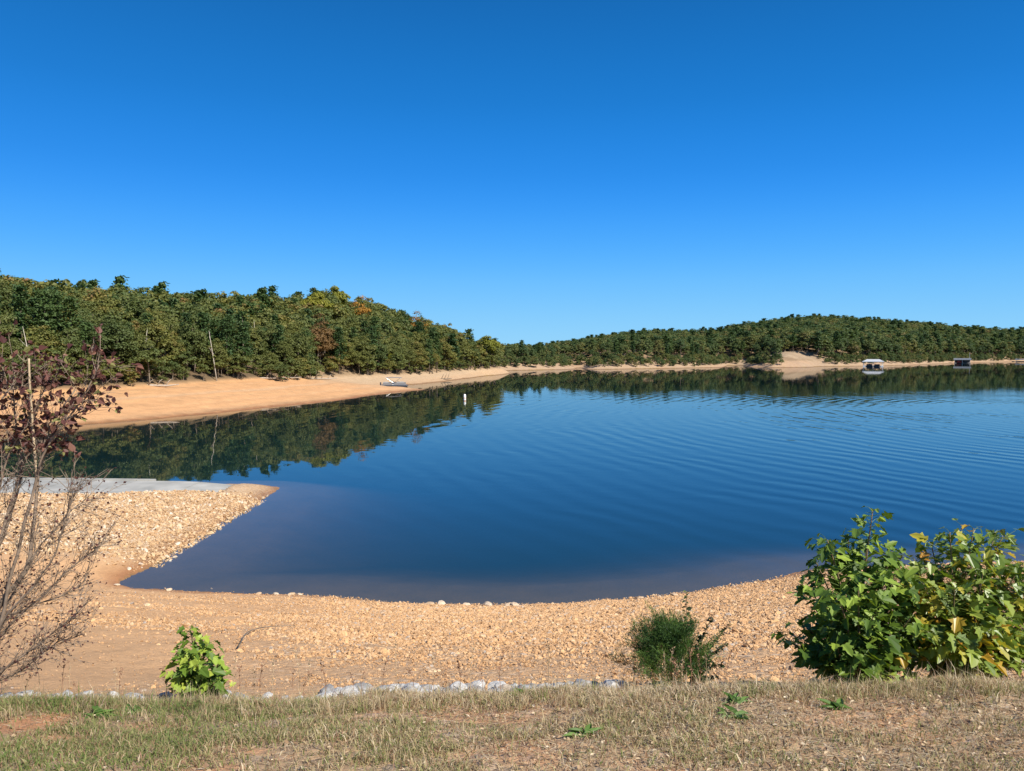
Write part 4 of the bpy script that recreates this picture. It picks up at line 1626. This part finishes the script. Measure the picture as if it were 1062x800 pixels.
def br(pts, r0, r1, dy0=0.0, dy1=0.0, n=18):
    P = [at_y(a, c, YB + dy0 + (dy1 - dy0) * i / (len(pts) - 1)) for i, (a, c) in enumerate(pts)]
    P = curve_pts(P, n)
    P = P + rg.normal(size=P.shape) * 0.004
    branches.append((P, r0, r1))
    MB().tube(P - b0, np.linspace(r0, r1, n), 7).build("branch", m_twig, g, True)
    return P


base = (-45, 742)
br([base, (-20, 668), (3, 622), (28, 590), (34, 545), (40, 490), (52, 445), (78, 405)], 0.019, 0.004, 0, -0.05)
br([base, (-25, 620), (2, 560), (22, 490), (14, 425), (16, 378)], 0.014, 0.003, 0, 0.15)
br([base, (-10, 690), (8, 610), (30, 530), (45, 470), (85, 415), (103, 378)], 0.014, 0.003, 0, -0.2)
br([base, (-30, 560), (-12, 480), (0, 420), (28, 385)], 0.013, 0.003, 0, 0.1)
br([base, (0, 700), (35, 672), (70, 645), (98, 618)], 0.008, 0.002, 0, -0.15)
br([base, (0, 660), (50, 612), (88, 578), (112, 560)], 0.009, 0.002, 0, 0.1)
br([base, (0, 640), (40, 570), (75, 530), (98, 510)], 0.009, 0.002, 0, 0.2)
br([base, (-5, 710), (30, 690), (58, 668), (82, 660)], 0.006, 0.0015, 0, 0.0)
br([base, (-20, 640), (12, 520), (30, 470), (62, 440), (86, 428)], 0.010, 0.0025, 0, 0.05)
br([base, (0, 650), (48, 590), (68, 540), (74, 505)], 0.008, 0.002, 0, -0.25)
br([base, (-20, 700), (10, 640), (60, 620), (90, 600)], 0.008, 0.002, 0, 0.25)
br([base, (-25, 600), (-5, 530), (10, 470), (40, 420), (48, 392)], 0.010, 0.0025, 0, -0.1)
cane = curve_pts([at_y(38, 500, YB - 0.1), at_y(35, 455, YB - 0.1), at_y(31, 400, YB - 0.12), at_y(30, 372, YB - 0.12)], 10)
MB().tube(cane - b0, np.linspace(0.008, 0.006, 10), 7).build("broken_cane", m_cane, g, True)
tw_ends = []
for (P, r0, r1) in list(branches):
    for k in range(50):
        t = rg.uniform(0.2, 1.0)
        i = min(int(t * (len(P) - 1)), len(P) - 2)
        p = P[i]
        tang = P[i + 1] - P[i]
        tang /= np.linalg.norm(tang)
        dr = tang * 0.8 + rg.normal(size=3) * np.array([0.55, 0.4, 0.5]) + np.array([0.15, 0, 0.25])
        dr /= np.linalg.norm(dr)
        ll = rg.uniform(0.08, 0.26)
        bend = rg.normal(size=3) * 0.12 + np.array([0, 0, 0.12])
        Q = np.array([p, p + dr * ll * 0.5, p + (dr + bend) * ll])
        twigs.tube(Q - b0, [0.0021, 0.0017, 0.001], 5)
        tw_ends.append((Q[2], dr))
        for j in range(3):
            s_ = rg.uniform(0.3, 0.95)
            p1 = p + (Q[2] - p) * s_
            d2 = dr + rg.normal(size=3) * 0.7
            d2 /= np.linalg.norm(d2)
            l2 = rg.uniform(0.03, 0.11)
            twigs.tube(np.array([p1, p1 + d2 * l2 * 0.5 + rg.normal(size=3) * 0.004, p1 + d2 * l2]) - b0, [0.0016, 0.0013, 0.0008], 4)
            tw_ends.append((p1 + d2 * l2, d2))
twigs.build("twigs", m_twig, g)
lm = MB()
ztop = at_y(40, 470, YB)[2]
for (p, d) in tw_ends:
    up = p[2] > ztop
    nl_ = rg.integers(1, 4) if up else int(rg.uniform() < 0.75)
    for j in range(nl_):
        if up:
            s_ = rg.uniform(0.02, 0.054) if rg.uniform() < 0.6 else rg.uniform(0.015, 0.025)
            tt = rg.choice([0.1, 0.3, 0.5, 0.7, 0.95], p=[0.3, 0.27, 0.2, 0.13, 0.1])
        else:
            s_ = rg.uniform(0.010, 0.022)
            tt = rg.choice([0.05, 0.3, 0.5], p=[0.5, 0.3, 0.2])
        add_leaf(lm, p - b0 + rg.normal(size=3) * 0.006, d + rg.normal(size=3) * 0.6 + np.array([0, 0, -0.2]), rg.normal(size=3) + np.array([0, 0, 0.7]), s_, float(tt), rg, OVAL, rg.uniform(0.1, 0.6), rg.uniform(0.1, 0.6), 1.4)
lm.build("foliage", m_maroon, g)
tag(g, "tall half-bare shrub with grey twigs and maroon leaves at the left edge", "shrub")

# stray curved twig on the sand
p0, p1, p2 = at_y(250, 668, 9.0), at_y(262, 652, 9.4), at_y(305, 649, 10)
pts = []
for q in (at_z(248, 670, 0), at_z(258, 655, 0), at_z(280, 650, 0), at_z(306, 649, 0)):
    for s_ in np.arange(0.2, 1.0, 0.002):
        c = np.array([0, 0, HC]) + (q - np.array([0, 0, HC])) * s_
        if hz(c[0], c[1]) + 0.06 > c[2]:
            pts.append(c)
            break
g0 = pts[0].copy()
o = MB().tube(curve_pts(np.array(pts) - g0, 14), np.linspace(0.012, 0.005, 14), 6).build("fallen_stick", m_bark, None, True, g0)
tag(o, "thin curved stick lying on the sandy beach right of the small sapling", "stick")

# ------------------------------------------------------------------ buoy, pontoon boat, docks
m_wht = plain_mat("white_paint", (0.74, 0.74, 0.72), (0.82, 0.82, 0.80), 3, 0.5)
m_org = plain_mat("orange_band", (0.65, 0.20, 0.04), (0.72, 0.24, 0.05), 3, 0.5)
m_alu = plain_mat("aluminium", (0.42, 0.43, 0.45), (0.55, 0.56, 0.58), 5, 0.35, metal=0.8)
m_gry = plain_mat("grey_canvas", (0.17, 0.165, 0.17), (0.24, 0.235, 0.24), 5, 0.9)
m_blk = plain_mat("dark_hull", (0.03, 0.035, 0.045), (0.05, 0.055, 0.07), 5, 0.5)
m_deck = plain_mat("weathered_deck", (0.26, 0.23, 0.20), (0.36, 0.33, 0.29), 3, 0.9)
m_roofb = plain_mat("pale_roof", (0.42, 0.44, 0.46), (0.50, 0.52, 0.54), 2, 0.5)
m_seat = plain_mat("boat_seat_vinyl", (0.34, 0.33, 0.31), (0.42, 0.41, 0.39), 4, 0.6)
m_redc = plain_mat("red_cover", (0.30, 0.05, 0.05), (0.38, 0.07, 0.06), 3, 0.8)

p = at_z(482, 414.5, 0)
g = empty("buoy", p)
prof_ = [(0.0, -0.5), (0.23, -0.5), (0.24, 0.0), (0.235, 0.7), (0.2, 0.92), (0.1, 1.0), (0.0, 1.02)]


def lathe(prof, n=16):
    a = MB()
    V, fs = [], []
    for (r_, z_) in prof:
        for j in range(n):
            t = j * 2 * math.pi / n
            V.append((max(r_, 1e-3) * math.cos(t), max(r_, 1e-3) * math.sin(t), z_))
    for i in range(len(prof) - 1):
        for j in range(n):
            k = (j + 1) % n
            fs.append([i * n + j, i * n + k, (i + 1) * n + k, (i + 1) * n + j])
    return a.add(V, np.array(fs))


lathe(prof_).build("body", m_wht, g, True)
lathe([(0.2435, 0.22), (0.2445, 0.23), (0.2425, 0.33), (0.2415, 0.34)]).build("band", m_org, g, True)
tag(g, "white cylindrical marker buoy floating off the wooded point", "buoy")

p = at_z(409, 401.4, 0)
g = empty("pontoon_boat", p, 0.12)
for yy in (-0.85, 0.85):
    MB().tube([(-3.3, yy, 0.18), (2.7, yy, 0.18), (3.2, yy, 0.26), (3.5, yy, 0.42)], [0.31, 0.31, 0.24, 0.06], 10).build("pontoon", m_blk, g, True)
MB().box((-3.3, -1.22, 0.45), (3.2, 1.22, 0.58)).build("deck", m_alu, g)
f_ = MB()
for yy in (-1.19, 1.19):
    f_.box((-2.9, yy - 0.02, 0.62), (-0.7, yy + 0.02, 1.15))
    f_.box((0.0, yy - 0.02, 0.62), (2.9, yy + 0.02, 1.15))
f_.build("fence_panel", m_gry, g)
for (x0, x1, y0, y1) in ((-2.8, -1.4, -1.1, -0.5), (0.6, 2.4, -1.1, -0.5), (0.6, 2.4, 0.5, 1.1)):
    MB().box((x0, y0, 0.585), (x1, y1, 0.95)).box((x0 + 0.003, y0 + 0.003, 0.953), (x1 - 0.003, y0 + 0.2, 1.35)).build("seat", m_seat, g)
MB().box((-0.6, 0.2, 0.585), (0.0, 0.9, 1.3)).box((-0.5, 0.25, 1.303), (-0.4, 0.85, 1.6)).build("console", m_wht, g)
MB().box((-3.65, -0.25, 0.3), (-3.32, 0.25, 1.2)).build("motor", m_blk, g)
cn = MB()
xs = np.linspace(-2.2, 1.9, 12)
V = []
for x_ in xs:
    for yy in np.linspace(-1.2, 1.2, 5):
        V.append((x_, yy, 2.42 + 0.12 * (1 - ((x_ + 0.15) / 2.05) ** 2) - 0.05 * (yy / 1.2) ** 2))
nv = len(V)
V += [(a, b_, c - 0.12) for a, b_, c in V]
fs = []
for i in range(11):
    for j in range(4):
        q = [i * 5 + j, (i + 1) * 5 + j, (i + 1) * 5 + j + 1, i * 5 + j + 1]
        fs += [q, [k + nv for k in q[::-1]]]
for i in range(11):
    for j in (0, 4):
        fs.append([i * 5 + j, i * 5 + j + nv, (i + 1) * 5 + j + nv, (i + 1) * 5 + j])
for j in range(4):
    for i in (0, 11):
        fs.append([i * 5 + j, i * 5 + j + 1, i * 5 + j + 1 + nv, i * 5 + j + nv])
cn.add(V, np.array(fs)).build("canopy", m_gry, g)
for (xa, xb) in ((-0.2, -2.1), (-0.1, 1.8)):
    for yy in (-1.17, 1.17):
        MB().tube([(xa, yy, 1.1), (xb, yy, 2.4)], 0.025, 6).build("canopy_pole", m_alu, g)
tag(g, "pontoon boat with grey canopy and white seats moored beside the orange beach", "boat")


def dock(px, py, wpx, label, roof, seed):
    p = at_z(px, py, 0)
    k = p[1] / F
    W = wpx * k
    D_ = 8.0
    g = empty("boat_dock", p, -math.atan2(p[0], p[1]))
    hw, hd = W / 2, D_ / 2
    MB().box((-hw, -hd, -0.2), (-hw + 1.5, hd, 0.55)).box((hw - 1.5, -hd, -0.2), (hw, hd, 0.55)).box((-hw + 1.503, hd - 1.6, -0.2), (hw - 1.503, hd, 0.55)).build("float", m_wht if roof == "hip" else m_deck, g)
    for x_ in (-hw + 0.3, 0.0, hw - 0.3):
        for y_ in (-hd + 0.3, hd - 0.3):
            if x_ == 0.0 and y_ < 0:
                MB().box((-0.12, y_ - 0.12, 0.0), (0.12, y_ + 0.12, 2.9)).build("post", m_wht, g)
            else:
                MB().box((x_ - 0.12, y_ - 0.12, 0.5), (x_ + 0.12, y_ + 0.12, 2.9)).build("post", m_wht, g)
    e_ = 0.5
    if roof == "hip":
        V = [(-hw - e_, -hd - e_, 2.75), (hw + e_, -hd - e_, 2.75), (hw + e_, hd + e_, 2.75), (-hw - e_, hd + e_, 2.75), (-hw - e_, -hd - e_, 3.1), (hw + e_, -hd - e_, 3.1), (hw + e_, hd + e_, 3.1), (-hw - e_, hd + e_, 3.1),
             (-hw + 2.2, 0, 4.5), (hw - 2.2, 0, 4.5)]
        rf = MB()
        rf.add(V, [np.array([[3, 2, 1, 0], [0, 1, 5, 4], [1, 2, 6, 5], [2, 3, 7, 6], [3, 0, 4, 7], [4, 5, 9, 8], [6, 7, 8, 9]]), np.array([[5, 6, 9], [7, 4, 8]])])
        r_ = rf.build("roof", m_roofb, g)
        MB().box((-hw + 2.2, -0.2, 4.44), (hw - 2.2, 0.2, 4.58)).build("ridge_cap", m_gry, r_)
        rl = MB()
        for y_ in (-hd + 0.1,):
            rl.box((-hw + 0.1, y_, 1.25), (-hw + 1.5, y_ + 0.06, 1.35)).box((hw - 1.5, y_, 1.25), (hw - 0.1, y_ + 0.06, 1.35))
        rl.build("railing", m_wht, g)
        MB().box((-hw + 1.9, -1.0, 0.1), (-0.5, 2.0, 1.5)).box((0.6, -1.0, 0.1), (hw - 1.9, 2.0, 1.4)).build("boat_lift", m_blk, g)
    elif roof == "flat":
        MB().box((-hw - e_, -hd - e_, 2.6), (hw + e_, hd + e_, 3.9)).build("roof", m_roofb, g)
        MB().box((-hw + 0.4, hd - 1.2, 0.56), (hw - 0.4, hd - 1.1, 2.75)).build("back_wall", m_blk, g)
        MB().box((-hw + 1.7, -2.0, 0.2), (-0.6, 1.8, 1.9)).build("boat_lift", m_redc, g)
        MB().tube([(hw - 0.6, hd + 1, 0), (hw - 0.6, hd + 1, 8.5)], 0.12, 6).build("light_pole", m_alu, g)
    else:
        MB().box((-hw - e_, -hd - e_, 1.8), (hw + e_, hd + e_, 2.5)).build("roof", m_roofb, g)
    tag(g, label, "boat dock")


dock(905.5, 380.3, 19, "floating boat dock with white hipped roof on the far shore, left of the flat-roofed dock", "hip", 1)
dock(998, 376.9, 14.5, "floating boat dock with flat pale roof and dark slips on the far shore", "flat", 2)
dock(1063, 375.4, 16, "low white roofed dock on the far shore, cut off by the right edge", "low", 3)

# ------------------------------------------------------------------ render settings
scene.render.engine = "CYCLES"
scene.cycles.use_denoising = True
scene.cycles.max_bounces = 6
scene.cycles.diffuse_bounces = 3
scene.cycles.glossy_bounces = 3
scene.cycles.transmission_bounces = 3
scene.cycles.transparent_max_bounces = 8
scene.cycles.caustics_reflective = False
scene.cycles.caustics_refractive = False
scene.view_settings.view_transform = "Standard"
scene.view_settings.look = "None"
scene.view_settings.exposure = 0.85
scene.view_settings.gamma = 1.0
